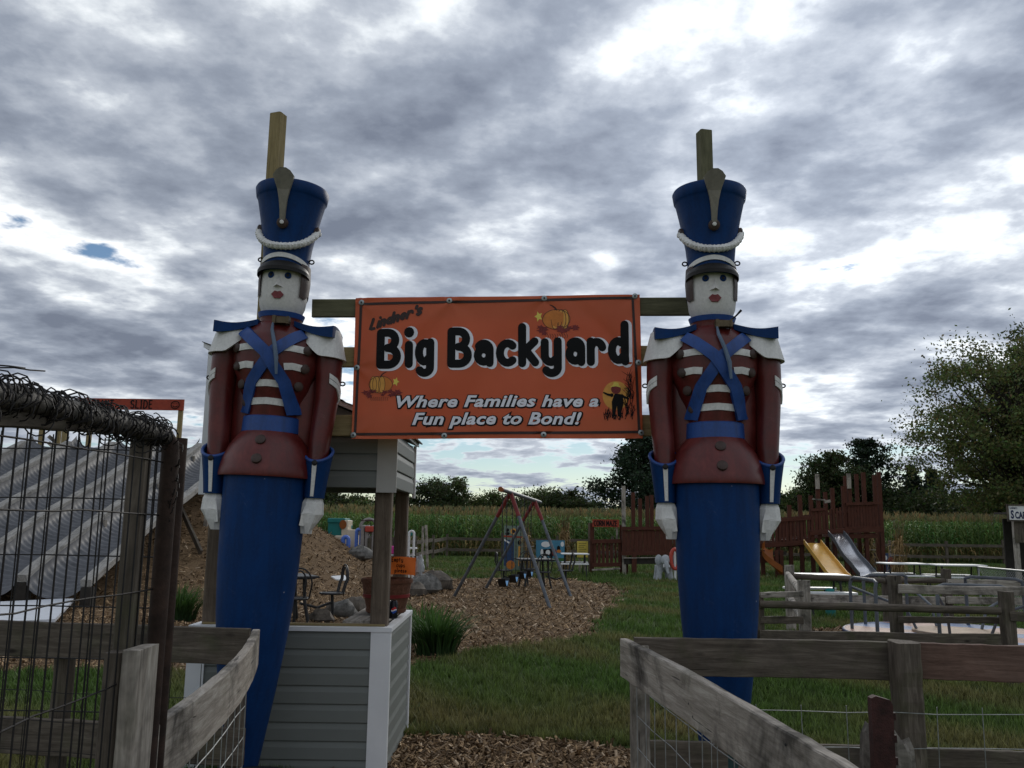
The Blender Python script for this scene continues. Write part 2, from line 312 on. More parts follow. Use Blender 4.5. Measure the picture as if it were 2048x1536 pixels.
M = dict(
    wgrey=wood('weathered_grey_timber', (0.135, 0.115, 0.094), (0.32, 0.285, 0.245), (0.54, 0.50, 0.44), stain=0.85, green=0.2, crack=0.75),
    wdark=wood('dark_weathered_timber', (0.045, 0.035, 0.028), (0.10, 0.082, 0.065), (0.19, 0.16, 0.13), stain=0.5, green=0.4),
    wred=wood('reddish_rough_board', (0.07, 0.04, 0.03), (0.15, 0.09, 0.07), (0.23, 0.15, 0.12), stain=0.3),
    wpost=wood('treated_yellow_timber', (0.14, 0.105, 0.05), (0.25, 0.195, 0.095), (0.34, 0.27, 0.14), stain=0.12, crack=0.25),
    wgreen=wood('green_treated_timber', (0.07, 0.065, 0.035), (0.125, 0.12, 0.07), (0.19, 0.18, 0.11), stain=0.25, crack=0.3),
    wkiosk=wood('brown_kiosk_timber', (0.07, 0.052, 0.038), (0.13, 0.10, 0.075), (0.20, 0.16, 0.12), stain=0.3),
    wplay=wood('red_brown_stained_timber', (0.046, 0.016, 0.010), (0.080, 0.028, 0.018), (0.12, 0.048, 0.032), stain=0.25, crack=0.3),
    wslide=wood('bleached_slide_beam', (0.15, 0.142, 0.13), (0.30, 0.288, 0.268), (0.46, 0.445, 0.42), stain=0.45),
    red=worn_paint('worn_red_paint', (0.105, 0.012, 0.010), 0.36, var=0.5, fade=(0.19, 0.042, 0.036), scuff=0.4),
    blue=worn_paint('blue_paint', (0.003, 0.032, 0.125), 0.5, var=0.2, spec=0.15, chips=0.035, chip=(0.5, 0.5, 0.52)),
    bluetrim=worn_paint('bright_blue_paint', (0.010, 0.055, 0.23), 0.45, var=0.2),
    white=worn_paint('weathered_white_paint', (0.68, 0.67, 0.65), 0.55, var=0.16, spec=0.3, streak=0.3),
    skin=worn_paint('chalky_face_paint', (0.60, 0.585, 0.56), 0.6, var=0.14, spec=0.25, streak=0.16),
    black=worn_paint('black_paint', (0.009, 0.008, 0.008), 0.45, var=0.3, spec=0.25),
    brown=worn_paint('brown_paint', (0.045, 0.024, 0.018), 0.5, var=0.4),
    plume=worn_paint('grey_tan_paint', (0.20, 0.185, 0.15), 0.6, var=0.2),
    lip=worn_paint('lip_red_paint', (0.16, 0.012, 0.015), 0.4),
    iron=plain('black_iron', (0.018, 0.018, 0.019), 0.5, 0.4), rust=plain('rusty_pipe', (0.032, 0.018, 0.013), 0.8, 0.6, 14, bump=0.5),
    wire=plain('dark_wire', (0.012, 0.010, 0.010), 0.6, 0.5, 20), galv=plain('galvanised_wire', (0.30, 0.31, 0.31), 0.45, 0.3, 20, metal=0.6),
    steel=plain('grey_steel_pipe', (0.10, 0.11, 0.125), 0.5, 0.35, 9, metal=0.3), chrome=plain('shiny_steel', (0.55, 0.56, 0.60), 0.25, 0.15, 4, metal=0.9),
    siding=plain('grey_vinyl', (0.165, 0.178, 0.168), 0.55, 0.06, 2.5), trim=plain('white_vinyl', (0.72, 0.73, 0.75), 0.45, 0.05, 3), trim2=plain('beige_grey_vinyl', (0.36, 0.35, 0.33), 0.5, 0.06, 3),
    shingle=plain('dark_shingle', (0.05, 0.042, 0.038), 0.9, 0.5, 30, bump=0.6), dark=plain('dark_brown_board', (0.03, 0.026, 0.022), 0.85, 0.3),  # dark: one even blackish brown for cores, ceiling, beam ends and back wall
    ink=plain('print_black', (0.006, 0.006, 0.007), 0.65, 0.1, spec=0.15), inkw=plain('print_white', (0.74, 0.74, 0.80), 0.45, 0.04), inkdk=plain('print_dark_brown', (0.035, 0.018, 0.015), 0.5, 0.2),
    inkmar=plain('print_maroon', (0.17, 0.022, 0.02), 0.5, 0.3, 40), inkgold=plain('print_gold', (0.62, 0.30, 0.06), 0.5, 0.15, 20), inkyel=plain('print_yellow', (0.68, 0.55, 0.10), 0.5, 0.15), inkor=plain('print_pumpkin', (0.52, 0.17, 0.03), 0.5, 0.2, 20),
    sign_or=plain('orange_sign_paint', (0.28, 0.042, 0.02), 0.6, 0.2, 8), paper=plain('orange_paper', (0.75, 0.16, 0.02), 0.6, 0.08, 5), bag=plain('clear_plastic', (0.45, 0.46, 0.48), 0.25, 0.2, 9),
    basket=wood('basket_splint', (0.07, 0.028, 0.016), (0.14, 0.062, 0.038), (0.21, 0.11, 0.07), stain=0.2, crack=0.2), hoop=plain('red_hoop', (0.20, 0.02, 0.02), 0.6, 0.3),
    can=plain('cola_can', (0.012, 0.012, 0.016), 0.25, 0.2, metal=0.4), canr=plain('can_red', (0.5, 0.03, 0.03), 0.35, 0.1), canb=plain('can_blue', (0.02, 0.08, 0.4), 0.35, 0.1), canw=plain('can_white', (0.7, 0.7, 0.72), 0.35, 0.05),
    yellow=plain('yellow_plastic', (0.66, 0.37, 0.075), 0.4, 0.1, 4), teal=plain('teal_plastic', (0.015, 0.17, 0.16), 0.45, 0.12), cream=plain('cream_plastic', (0.60, 0.52, 0.40), 0.5, 0.08), cobalt=plain('blue_plastic', (0.10, 0.20, 0.62), 0.4, 0.1),
    grey=plain('grey_plastic', (0.27, 0.25, 0.24), 0.6, 0.12), redp=plain('red_plastic', (0.42, 0.06, 0.04), 0.45, 0.1), pink=plain('pink_plastic', (0.60, 0.05, 0.28), 0.45, 0.1), purple=plain('purple_plastic', (0.12, 0.04, 0.32), 0.45, 0.1), whitep=plain('white_plastic', (0.68, 0.68, 0.68), 0.4, 0.05),
    redd=plain('dull_red_paint', (0.17, 0.022, 0.02), 0.55, 0.3), amber=plain('amber_plastic', (0.24, 0.07, 0.012), 0.4, 0.15), stone=plain('field_stone', (0.095, 0.08, 0.065), 0.9, 0.65, 7, bump=1.0), stone2=plain('grey_stone', (0.13, 0.125, 0.115), 0.9, 0.6, 9, bump=1.0),
    concrete=plain('painted_concrete', (0.36, 0.38, 0.40), 0.8, 0.25, 7, bump=0.3), seatblk=plain('black_rubber', (0.014, 0.014, 0.016), 0.5, 0.2), seatblu=plain('sky_blue_rubber', (0.22, 0.42, 0.66), 0.3, 0.1),
    discb=plain('worn_blue_deck', (0.13, 0.19, 0.33), 0.6, 0.35, 7), discp=plain('worn_pink_deck', (0.36, 0.22, 0.17), 0.6, 0.3, 7), disct=plain('tan_deck', (0.36, 0.26, 0.18), 0.7, 0.3, 9), navy=plain('navy_paint', (0.012, 0.025, 0.09), 0.5, 0.2),
    sheet=plain('white_sheet', (0.62, 0.65, 0.70), 0.35, 0.08), tpost=plain('red_post_paint', (0.040, 0.014, 0.012), 0.7, 0.6, 25, bump=0.5), tgreen=plain('green_steel_post', (0.02, 0.05, 0.05), 0.6, 0.3),
    bark=plain('bark', (0.035, 0.028, 0.022), 0.95, 0.4, 12), leaf=attr_mat('leaves', 0.6, 0.35), needle=attr_mat('needles', 0.7, 0.12), corn=attr_mat('corn_leaves', 0.6, 0.3), grass=attr_mat('grass_blades', 0.6, 0.25), chip=attr_mat('wood_chips', 0.85, 0.0), straw=attr_mat('dry_stalks', 0.8, 0.15),
    brass=plain('dull_brass', (0.10, 0.075, 0.045), 0.45, 0.4, 20, metal=0.5), rope=plain('grey_cord', (0.10, 0.14, 0.20), 0.6, 0.2), washer=plain('zinc_washer', (0.30, 0.33, 0.33), 0.4, 0.3, 30, metal=0.6),
)
# corrugated steel: zinc with streaks of dirt
_t = NT('zinc_sheet'); _v = _t.coords((1, 1, 1)); _n = _t.noise(_v, 3.5, 6, 0.7, 0.4)
M['zinc'] = _t.done(_t.ramp(_n, [(0.3, (0.050, 0.052, 0.058)), (0.7, (0.13, 0.134, 0.147))]), 0.5, 0.4, 0.0)
# vinyl banner cloth: some daylight shines through
_t = NT('orange_vinyl'); _v = _t.coords((1, 1, 1), False); _c = _t.ramp(_t.noise(_v, 2.2, 4, 0.6), [(0.3, (0.56, 0.105, 0.034)), (0.7, (0.64, 0.135, 0.048))]); _t.done(_c, 0.42, 0.4)
_tr = _t.n('ShaderNodeBsdfTranslucent'); _tr.inputs['Color'].default_value = (0.68, 0.14, 0.04, 1); _ms = _t.n('ShaderNodeMixShader'); _ms.inputs[0].default_value = 0.22
_t.l(_t.b.outputs[0], _ms.inputs[1]); _t.l(_tr.outputs[0], _ms.inputs[2]); _t.l(_ms.outputs[0], _t.out.inputs['Surface']); M['banner'] = _t.m
# ground: lawn soil and mulch
_t = NT('lawn'); _v = _t.coords((1, 1, 1), False); _a = _t.noise(_v, 0.45, 5, 0.65, 0.4); _b = _t.noise(_v, 30, 5, 0.75)
_c = _t.ramp(_a, [(0.36, (0.050, 0.092, 0.022)), (0.56, (0.070, 0.110, 0.030)), (0.72, (0.145, 0.13, 0.052))])
_c = _t.mix(0.55, _c, _t.ramp(_b, [(0.3, (0.016, 0.026, 0.008)), (0.7, (0.10, 0.13, 0.045))])); _t.bump(_b, 0.8, 0.03); M['lawn'] = _t.done(_c, 0.9, 0.1)
_t = NT('mulch'); _v = _t.coords((1, 1, 1), False); _a = _t.noise(_v, 26, 6, 0.75, 1.2); _b = _t.noise(_v, 0.9, 4, 0.6)
_c = _t.ramp(_a, [(0.3, (0.050, 0.033, 0.018)), (0.5, (0.175, 0.115, 0.062)), (0.72, (0.37, 0.255, 0.145))]); _c = _t.mix(0.3, _c, _t.ramp(_b, [(0.35, (0.05, 0.031, 0.02)), (0.65, (0.17, 0.105, 0.062))]))
_t.bump(_a, 1.0, 0.03); M['mulch'] = _t.done(_c, 0.95, 0.1)
# ------------------------------------------------------------------ ground, mound, mulch
def sstep(t):
    t = np.clip(t, 0, 1); return t * t * (3 - 2 * t)
def hill(x, y):
    x = np.asarray(x, float); y = np.asarray(y, float)
    S = 1 - sstep((x + 9.5) / 6.6); A = np.where(y < 26, 3.15 * np.clip((y - 17.0) / 9.0, 0, 1) ** 1.05, 3.15 * (1 - sstep((y - 27) / 9)))
    L = sstep((x + 27) / 9); bumps = 0.05 * np.sin(x * 2.1 + y * 1.3) + 0.04 * np.sin(y * 3.1 - x * 1.7)
    h = A * S * L
    return h + bumps * np.clip(h, 0, 1)
def in_poly(x, y, poly):
    x = np.asarray(x); y = np.asarray(y); ins = np.zeros(x.shape, bool); n = len(poly)
    for i in range(n):
        x1, y1 = poly[i]; x2, y2 = poly[(i + 1) % n]
        c = ((y1 > y) != (y2 > y)) & (x < (x2 - x1) * (y - y1) / (y2 - y1 + 1e-12) + x1); ins ^= c
    return ins
def wob(x, y): return 0.12 * np.sin(x * 3.1 + 1.7 * np.sin(y * 2.3)) + 0.1 * np.sin(y * 4.7 + 1.1 * np.sin(x * 3.9)) + 0.05 * np.sin(x * 11 + y * 9)
bed = [tuple(G(*p)[:2]) for p in ((880, 1158), (1000, 1157), (1130, 1158), (1215, 1168), (1252, 1186), (1228, 1212), (1190, 1245), (1180, 1275), (1050, 1292), (950, 1302), (830, 1335))]
bed += [(-2.5, 9.9), (-5, 9.7), (-9, 9.6), (-30, 9.5), (-30, 38), (-4, 37), (-2.4, 30)]
path = [(-1.6, 0.0), (1.35, 0.0), (1.25, 4.0), (0.98, 6.55), (0.75, 6.9), (0.2, 7.05), (-0.4, 6.98), (-0.78, 7.0), (-1.4, 6.0)]
MGR = Vector((6.3, 12.65, 0))
def mulched(x, y):
    w = wob(x, y); x = np.asarray(x); y = np.asarray(y)
    return in_poly(x + w, y + w * 0.7, bed) | in_poly(x + w * 0.4, y + w * 0.5, path) | (((x - MGR.x) ** 2 + (y - MGR.y) ** 2 + w * 2) < 2.3 ** 2)
mb = MB()
ext = [-700, -250, -90] + [x for x in range(-40, 41, 4)] + [90, 250, 700]
eyt = [-60, -20] + [y for y in range(0, 61, 4)] + [90, 160, 300, 900]
for y in eyt:
    for x in ext: mb.v.append(Vector((x, y, 0)))
nx = len(ext)
for j in range(len(eyt) - 1):
    for i in range(nx - 1): a = j * nx + i; mb.f.append((a, a + 1, a + nx + 1, a + nx))
obj('lawn', mb, M['lawn'], kind='structure', label='mown green lawn with worn yellowish patches')
def sheet(name, x0, x1, y0, y1, step, mask, zoff, mat, label):
    xs = np.arange(x0, x1, step); ys = np.arange(y0, y1, step); X, Y = np.meshgrid(xs, ys); Z = hill(X, Y) + zoff
    V = np.stack([X, Y, Z], -1).reshape(-1, 3); n = len(xs); I, J = np.meshgrid(np.arange(n - 1), np.arange(len(ys) - 1)); a = (J * n + I)
    ok = mask(X[:-1, :-1] + step / 2, Y[:-1, :-1] + step / 2); a = a[ok]
    T = np.concatenate([np.stack([a, a + 1, a + n + 1], -1), np.stack([a, a + n + 1, a + n], -1)])
    used, inv = np.unique(T, return_inverse=True); me = tri_mesh(name, V[used], inv.reshape(-1, 3), None, mat, True)
    o = bpy.data.objects.new(name, me); col.objects.link(o); tag(o, label, kind='structure'); return o
sheet('mulch_bed', -28, 4.2, 9.0, 37, 0.16, lambda x, y: in_poly(x + wob(x, y), y + wob(x, y) * 0.7, bed), 0.006, M['mulch'], 'brown wood chip bed rising into a mound under the giant slide')
sheet('mulch_path', -1.8, 1.6, 0.0, 7.3, 0.06, lambda x, y: in_poly(x + wob(x, y) * 0.4, y + wob(x, y) * 0.5, path), 0.006, M['mulch'], 'brown wood chip path through the gateway')
sheet('mulch_ring', 3.6, 9.2, 10.0, 15.4, 0.12, lambda x, y: ((x - MGR.x) ** 2 + (y - MGR.y) ** 2 + wob(x, y) * 2) < 2.3 ** 2, 0.006, M['mulch'], 'wood chips round the merry-go-round')

def in_view(n, y0, y1, half=0.66, power=1.0):
    """random ground points inside the view wedge, denser close by"""
    u = nr.random(n); y = y0 * (y1 / y0) ** u if power == 1.0 else y0 + (y1 - y0) * u; x = (nr.random(n) * 2 - 1) * (y * half + 0.6); return x, y
# grass tufts
tuf = []
for k in range(5):
    V, T, C = [], [], []
    for b in range(6):
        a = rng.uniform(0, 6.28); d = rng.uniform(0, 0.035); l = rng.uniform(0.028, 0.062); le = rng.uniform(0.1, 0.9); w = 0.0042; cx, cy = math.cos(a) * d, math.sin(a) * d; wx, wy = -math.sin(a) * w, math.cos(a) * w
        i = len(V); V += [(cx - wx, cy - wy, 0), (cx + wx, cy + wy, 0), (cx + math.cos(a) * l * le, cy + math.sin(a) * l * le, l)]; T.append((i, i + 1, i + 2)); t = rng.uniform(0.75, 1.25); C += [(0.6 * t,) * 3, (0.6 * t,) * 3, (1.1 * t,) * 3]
    tuf.append((np.array(V), np.array(T), np.array(C)))
x, y = in_view(120000, 4.4, 44)
k = (~mulched(x, y)) & (hill(x, y) < 0.02); x, y = x[k], y[k]
dry = np.clip(0.5 + 0.5 * np.sin(x * 0.9 + 1.3 * np.sin(y * 0.7)) * np.sin(y * 1.1 + 0.8) + 0.25 * np.sin(x * 3.3 + y * 2.1), 0, 1) ** 2 * 0.7
edge = np.exp(-((y - 7.4) / 0.7) ** 2) * (np.abs(x) < 1.6) * 0.6; dry = np.clip(dry + edge, 0, 0.9)[:, None]
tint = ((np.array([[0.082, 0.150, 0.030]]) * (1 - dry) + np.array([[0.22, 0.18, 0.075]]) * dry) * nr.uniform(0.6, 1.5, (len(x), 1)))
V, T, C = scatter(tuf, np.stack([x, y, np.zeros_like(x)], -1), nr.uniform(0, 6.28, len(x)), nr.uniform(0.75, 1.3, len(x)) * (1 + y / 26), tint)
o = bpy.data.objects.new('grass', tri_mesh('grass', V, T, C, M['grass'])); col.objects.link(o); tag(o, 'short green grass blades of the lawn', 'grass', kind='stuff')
# wood chips
chp = []
for k in range(6):
    l, w, h = rng.uniform(0.025, 0.06), rng.uniform(0.006, 0.013), 0.005
    V = np.array([(-l, -w, 0), (l, -w * 0.6, 0.001), (l * 0.9, w, 0), (-l * 0.9, w * 0.7, 0), (-l, -w, h), (l, -w * 0.6, h), (l * 0.9, w, h), (-l * 0.9, w * 0.7, h)]) * 0.62
    chp.append((V, np.array([(4, 5, 6), (4, 6, 7), (0, 1, 5), (0, 5, 4), (2, 3, 7), (2, 7, 6)]), np.ones((8, 3))))
def chips(n, x, y):
    k = mulched(x, y); x, y = x[k], y[k]; z = hill(x, y) + nr.uniform(0.004, 0.02, len(x)); t = nr.random(len(x))[:, None]
    cc = np.where(t < 0.5, np.array([[0.125, 0.077, 0.040]]), np.where(t < 0.93, np.array([[0.30, 0.198, 0.108]]), np.array([[0.50, 0.38, 0.26]]))) * nr.uniform(0.6, 1.4, (len(x), 1))
    return scatter(chp, np.stack([x, y, z], -1), nr.uniform(0, 6.28, len(x)), nr.uniform(0.6, 1.3, len(x)) * (1 + y / 14), cc, nr.normal(0, 0.45, len(x)))
xa, ya = in_view(70000, 9.2, 36); xb = nr.uniform(-1.5, 1.3, 15000); yb = nr.uniform(3.0, 7.1, 15000); xc = nr.uniform(3.6, 9, 5000); yc = nr.uniform(10, 15.2, 5000)
V, T, C = chips(0, np.concatenate([xa, xb, xc]), np.concatenate([ya, yb, yc]))
o = bpy.data.objects.new('wood_chips', tri_mesh('wood_chips', V, T, C, M['chip'])); col.objects.link(o); tag(o, 'loose brown and pale wood chips on the mulch beds', 'wood chips', kind='stuff')

# ------------------------------------------------------------------ corn field
def corn_stalk(q, dry=False, h=2.3):
    V, T, C = [], [], []
    def quad(p, c): i = len(V); V.extend(p); T.extend([(i, i + 1, i + 2), (i, i + 2, i + 3)]); C.extend([c] * 4)
    g = (0.62, 0.40, 0.16) if dry else (0.26, 0.34, 0.10)
    for a in (0, 1.57): w = 0.014; quad([(-w * math.cos(a), -w * math.sin(a), 0), (w * math.cos(a), w * math.sin(a), 0), (w * math.cos(a) * 0.6, w * math.sin(a) * 0.6, h), (-w * math.cos(a) * 0.6, -w * math.sin(a) * 0.6, h)], g)
    n = 9; a = q.uniform(0, 6.28)
    for i in range(n):
        z = h * (0.14 + 0.8 * i / n) + q.uniform(-0.05, 0.05); a += math.pi + q.uniform(-0.5, 0.5); L = q.uniform(0.5, 0.8) * (1 - 0.35 * (i / n)); ca, sa = math.cos(a), math.sin(a); w = 0.042
        f = i / n; s = q.uniform(0.75, 1.25); lo = (0.42 * s, 0.34 * s, 0.14 * s) if (f < 0.25 or dry) else (0.16 * s, 0.29 * s, 0.07 * s)
        if dry: lo = (0.62 * s, 0.42 * s, 0.19 * s)
        pts = [(0, 0), (0.35 * L, 0.26 * L), (0.75 * L, 0.18 * L), (L, -q.uniform(0.1, 0.45) * L)]; ws = [w * 0.6, w, w * 0.7, 0.004]
        for j in range(3):
            (r1, z1), (r2, z2) = pts[j], pts[j + 1]; w1, w2 = ws[j], ws[j + 1]
            quad([(ca * r1 - sa * w1, sa * r1 + ca * w1, z + z1), (ca * r1 + sa * w1, sa * r1 - ca * w1, z + z1), (ca * r2 + sa * w2, sa * r2 - ca * w2, z + z2), (ca * r2 - sa * w2, sa * r2 + ca * w2, z + z2)], lo)
    for k in range(6):
        a = q.uniform(0, 6.28); d = q.uniform(0.03, 0.13); w = 0.008; tc_ = (0.33, 0.28, 0.13)
        quad([(-w, 0, h), (w, 0, h), (math.cos(a) * d + w, math.sin(a) * d, h + q.uniform(0.15, 0.3)), (math.cos(a) * d - w, math.sin(a) * d, h + q.uniform(0.15, 0.3))], tc_)
    return np.array(V), np.array(T), np.array(C)
stk = [corn_stalk(rng) for _ in range(8)]
CY = 47.6
xs, ys = [], []
for r in range(7):
    n = int(62 / 0.16); xs.append(np.linspace(-24, 38, n) + nr.normal(0, 0.05, n)); ys.append(np.full(n, CY + r * 0.72) + nr.normal(0, 0.08, n))
nb = 4200; xs.append(nr.uniform(-34, 62, nb)); ys.append(CY + 5 + 45 * nr.random(nb) ** 1.6)
x = np.concatenate(xs); y = np.concatenate(ys)
tt = nr.uniform(0.22, 0.42, (len(x), 1)) * np.array([[1, 1, 1]]) * (1 + 0.25 * nr.normal(0, 1, (len(x), 1)) * np.array([[1, 0.2, 0.2]]))
V, T, C = scatter(stk, np.stack([x, y, np.zeros_like(x)], -1), nr.uniform(0, 6.28, len(x)), nr.uniform(0.93, 1.07, len(x)) * np.where(y > CY + 4.5, 1.02, 1.0), np.clip(tt, 0.1, 0.6) * 2.1)
o = bpy.data.objects.new('corn_field', tri_mesh('corn_field', V, T, C, M['corn'])); col.objects.link(o); tag(o, 'tall green corn crop with browning tassels behind the far fence', 'corn', kind='stuff')

# ------------------------------------------------------------------ trees
def leaf_quads(c, n, size, q, base, sway=0.35, flat=1.0):
    """n leaf diamonds at the points c (n,3)"""
    N = len(c); a = q.normal(0, 1, (N, 3)); a /= np.linalg.norm(a, axis=1, keepdims=True); b = q.normal(0, 1, (N, 3)); b -= a * (a * b).sum(1, keepdims=True); b /= np.linalg.norm(b, axis=1, keepdims=True)
    s = size * q.uniform(0.6, 1.4, (N, 1)); V = np.stack([c - a * s, c + b * s * 0.55, c + a * s, c - b * s * 0.55], 1).reshape(-1, 3)
    i = np.arange(N)[:, None] * 4; T = np.concatenate([i + np.array([[0, 1, 2]]), i + np.array([[0, 2, 3]])])
    C = np.repeat(np.clip(base * q.uniform(0.6, 1.5, (N, 1)) * (1 + 0.15 * q.normal(0, 1, (N, 3))), 0.004, 0.5), 4, 0)
    return V, T, C
def tree_parts(seed, h, rx, rz, clumps, leaves, size, base, trunk_r, z0=0.35, spread=0.26, airy=0.0):
    """deciduous: trunk, limbs to clump centres spread through the crown, leaves round each"""
    q = np.random.default_rng(seed); qq = random.Random(seed); t = MB(); cz = h - rz
    t.tube([(0, 0, 0), (qq.uniform(-0.1, 0.1), 0, h * 0.25), (qq.uniform(-0.2, 0.2), 0.1, h * 0.5), (0, 0, h * 0.8)], [trunk_r * 1.2, trunk_r, trunk_r * 0.7, trunk_r * 0.2], 8)
    pts = []
    for k in range(clumps):
        u = q.normal(0, 1, 3); u /= np.linalg.norm(u); r = q.random() ** (0.42 - airy * 0.2)
        c = np.array([u[0] * rx * r, u[1] * rx * r, cz + u[2] * rz * r])
        if c[2] < h * z0 * 0.75: c[2] = h * z0 * 0.75 + q.random() * 1.0
        s = Vector((0, 0, min(c[2] * 0.8, h * (z0 * 0.6 + 0.5 * q.random())))); e = Vector(c); m = (s + e) / 2 + Vector((0, 0, 0.06 * h * (q.random() - 0.3)))
        t.tube([s, m, e], [trunk_r * 0.32, trunk_r * 0.18, 0.012], 5, False)
        n = max(6, int(leaves / clumps * q.uniform(0.5, 1.5))); cs = spread * rx * q.uniform(0.5, 1.25)
        pts.append(c + np.clip(q.normal(0, 1, (n, 3)), -1.7, 1.7) * np.array([cs, cs, cs * 0.7]) * q.uniform(0.35, 1.0, (n, 1)))
    return t, leaf_quads(np.concatenate(pts), 0, size, q, base)
def conifer_parts(seed, h, rad, leaves, size, base, trunk_r, z0=0.12, open_=0.0, power=1.0):
    q = np.random.default_rng(seed); qq = random.Random(seed); t = MB(); t.tube([(0, 0, 0), (0.05, 0, h * 0.5), (0, 0, h)], [trunk_r, trunk_r * 0.6, 0.02], 8); pts = []
    nb = int(26 + h * 3.2)
    for k in range(nb):
        f = (k + qq.random()) / nb; z = h * (z0 + (0.99 - z0) * f); L = rad * ((1 - f) ** power) * qq.uniform(0.6, 1.12) + 0.15; a = k * 2.4 + qq.uniform(-0.4, 0.4)
        rise = (0.25 + 0.5 * f) if open_ else (-0.18 + 0.35 * f); e = Vector((math.cos(a) * L, math.sin(a) * L, z + rise * L)); t.tube([(0, 0, z), Vector((e.x * 0.5, e.y * 0.5, (z + e.z) / 2 - 0.06 * L)), e], [trunk_r * 0.16, trunk_r * 0.1, 0.01], 4, False)
        n = max(5, int(leaves / nb * (0.4 + 1.2 * L / rad))); w = q.random(n) ** (0.45 if open_ else 0.7); cs = 0.09 * L + size * 1.2
        P0 = np.array([0, 0, z]) + (np.array(e) - np.array([0, 0, z])) * w[:, None]; pts.append(P0 + q.normal(0, 1, (n, 3)) * np.array([cs, cs, cs * 0.55]))
    return t, leaf_quads(np.concatenate(pts), 0, size, q, base)
def plant_tree(name, loc, parts, mat, label, cat, group=None, rz=0.0, crown='crown'):
    t, (V, T, C) = parts; o = thing(name, loc, label, cat, group, rz); obj('trunk', t, M['bark'], o, False, True)
    c = bpy.data.objects.new(crown, tri_mesh(crown, V, T, C, mat)); col.objects.link(c); c.parent = o; return o
dk = np.array([[0.036, 0.050, 0.017]]); mid = np.array([[0.062, 0.082, 0.027]]); lt = np.array([[0.085, 0.100, 0.034]]); pine = np.array([[0.018, 0.032, 0.016]])
# big airy tree on the right, and its neighbour at the frame's edge
bt = P(1990, 1062, 58); plant_tree('deciduous_tree', (bt.x + 2.2, 58, 0), tree_parts(5, 15.6, 7.2, 6.8, 180, 62000, 0.105, lt * 1.25, 0.42, 0.2, 0.145, 0.7), M['leaf'], 'tall airy light-green tree with sky showing through its crown', 'tree')
p = P(2110, 1062, 62); plant_tree('deciduous_tree', (p.x, 62, 0), tree_parts(6, 17.5, 5.2, 7.5, 90, 30000, 0.13, mid, 0.4, 0.2, 0.22), M['leaf'], 'dark dense tree beside the tall airy tree, crown cut by the frame', 'tree')
# a row of dark trees and bushes behind the corn on the right
def far(px, ptop, Y): p = P(px, ptop, Y); return p.x, p.z
for i, (px, pt, Y, w, lab) in enumerate(((1780, 985, 84, 3.6, 'low dark leafy tree just right of the tall open pine'), (1895, 985, 78, 5.0, 'broad dark leafy tree between the two spruces and the airy tree'), (1960, 1000, 74, 4.6, 'dark leafy undergrowth tree below the airy tree'), (1850, 1005, 80, 4.2, 'dark bushy tree under the spruce tips'), (2030, 985, 76, 4.8, 'dark bushy tree behind the scarecrow sign'))):
    x, h = far(px, pt, Y); plant_tree('leafy_tree', (x, Y, 0), tree_parts(20 + i, h, w, h * 0.42, 50, 18000, 0.15, dk, 0.25, 0.12, 0.3), M['leaf'], lab, 'tree', 'dark trees behind the corn on the right')
for i, (px, pt, Y, r, lab) in enumerate(((1822, 930, 88, 3.2, 'taller pointed spruce behind the corn'), (1862, 938, 92, 2.9, 'narrower pointed spruce touching the airy tree'))):
    x, h = far(px, pt, Y); plant_tree('spruce_tree', (x, Y, 0), conifer_parts(40 + i, h, r, 15000, 0.14, pine, 0.2), M['needle'], lab, 'tree', 'spruces behind the corn')
x, h = far(1732, 884, 86); plant_tree('pine_tree', (x, 86, 0), conifer_parts(50, h, 4.2, 13000, 0.14, pine, 0.24, 0.1, 1.0, 0.55), M['needle'], 'tall open-branched pine rising behind the red playground tower', 'tree')
x, h = far(1668, 902, 84); plant_tree('leafy_tree', (x, 84, 0), tree_parts(60, h, 3.0, h * 0.36, 80, 22000, 0.14, dk * 1.15, 0.25, 0.3, 0.26), M['leaf'], 'round-crowned dark tree left of the open pine', 'tree')
for i, (px, pt, Y, w, lab) in enumerate(((1570, 975, 90, 3.0, 'low round tree just right of the right-hand soldier'), (1625, 985, 88, 3.4, 'low tree in front of the round-crowned tree'), (1540, 992, 96, 3.2, 'low tree half hidden by the right-hand soldier'))):
    x, h = far(px, pt, Y); plant_tree('leafy_tree', (x, Y, 0), tree_parts(65 + i, h, w, h * 0.42, 46, 14000, 0.15, mid, 0.2, 0.12, 0.3), M['leaf'], lab, 'tree', 'low trees right of the right-hand soldier')
# the big white pine left of the right soldier
x, h = far(1302, 872, 80); plant_tree('pine_tree', (x, 80, 0), conifer_parts(70, h, 6.4, 32000, 0.14, pine * 1.1, 0.35, 0.06, 1.0, 0.62), M['needle'], 'big dark pine left of the right-hand soldier', 'tree')
x, h = far(1372, 900, 84); plant_tree('pine_tree', (x, 84, 0), conifer_parts(71, h, 5.6, 16000, 0.15, pine, 0.3, 0.06, 1.0, 0.7), M['needle'], 'dark pine mostly hidden behind the right-hand soldier', 'tree')
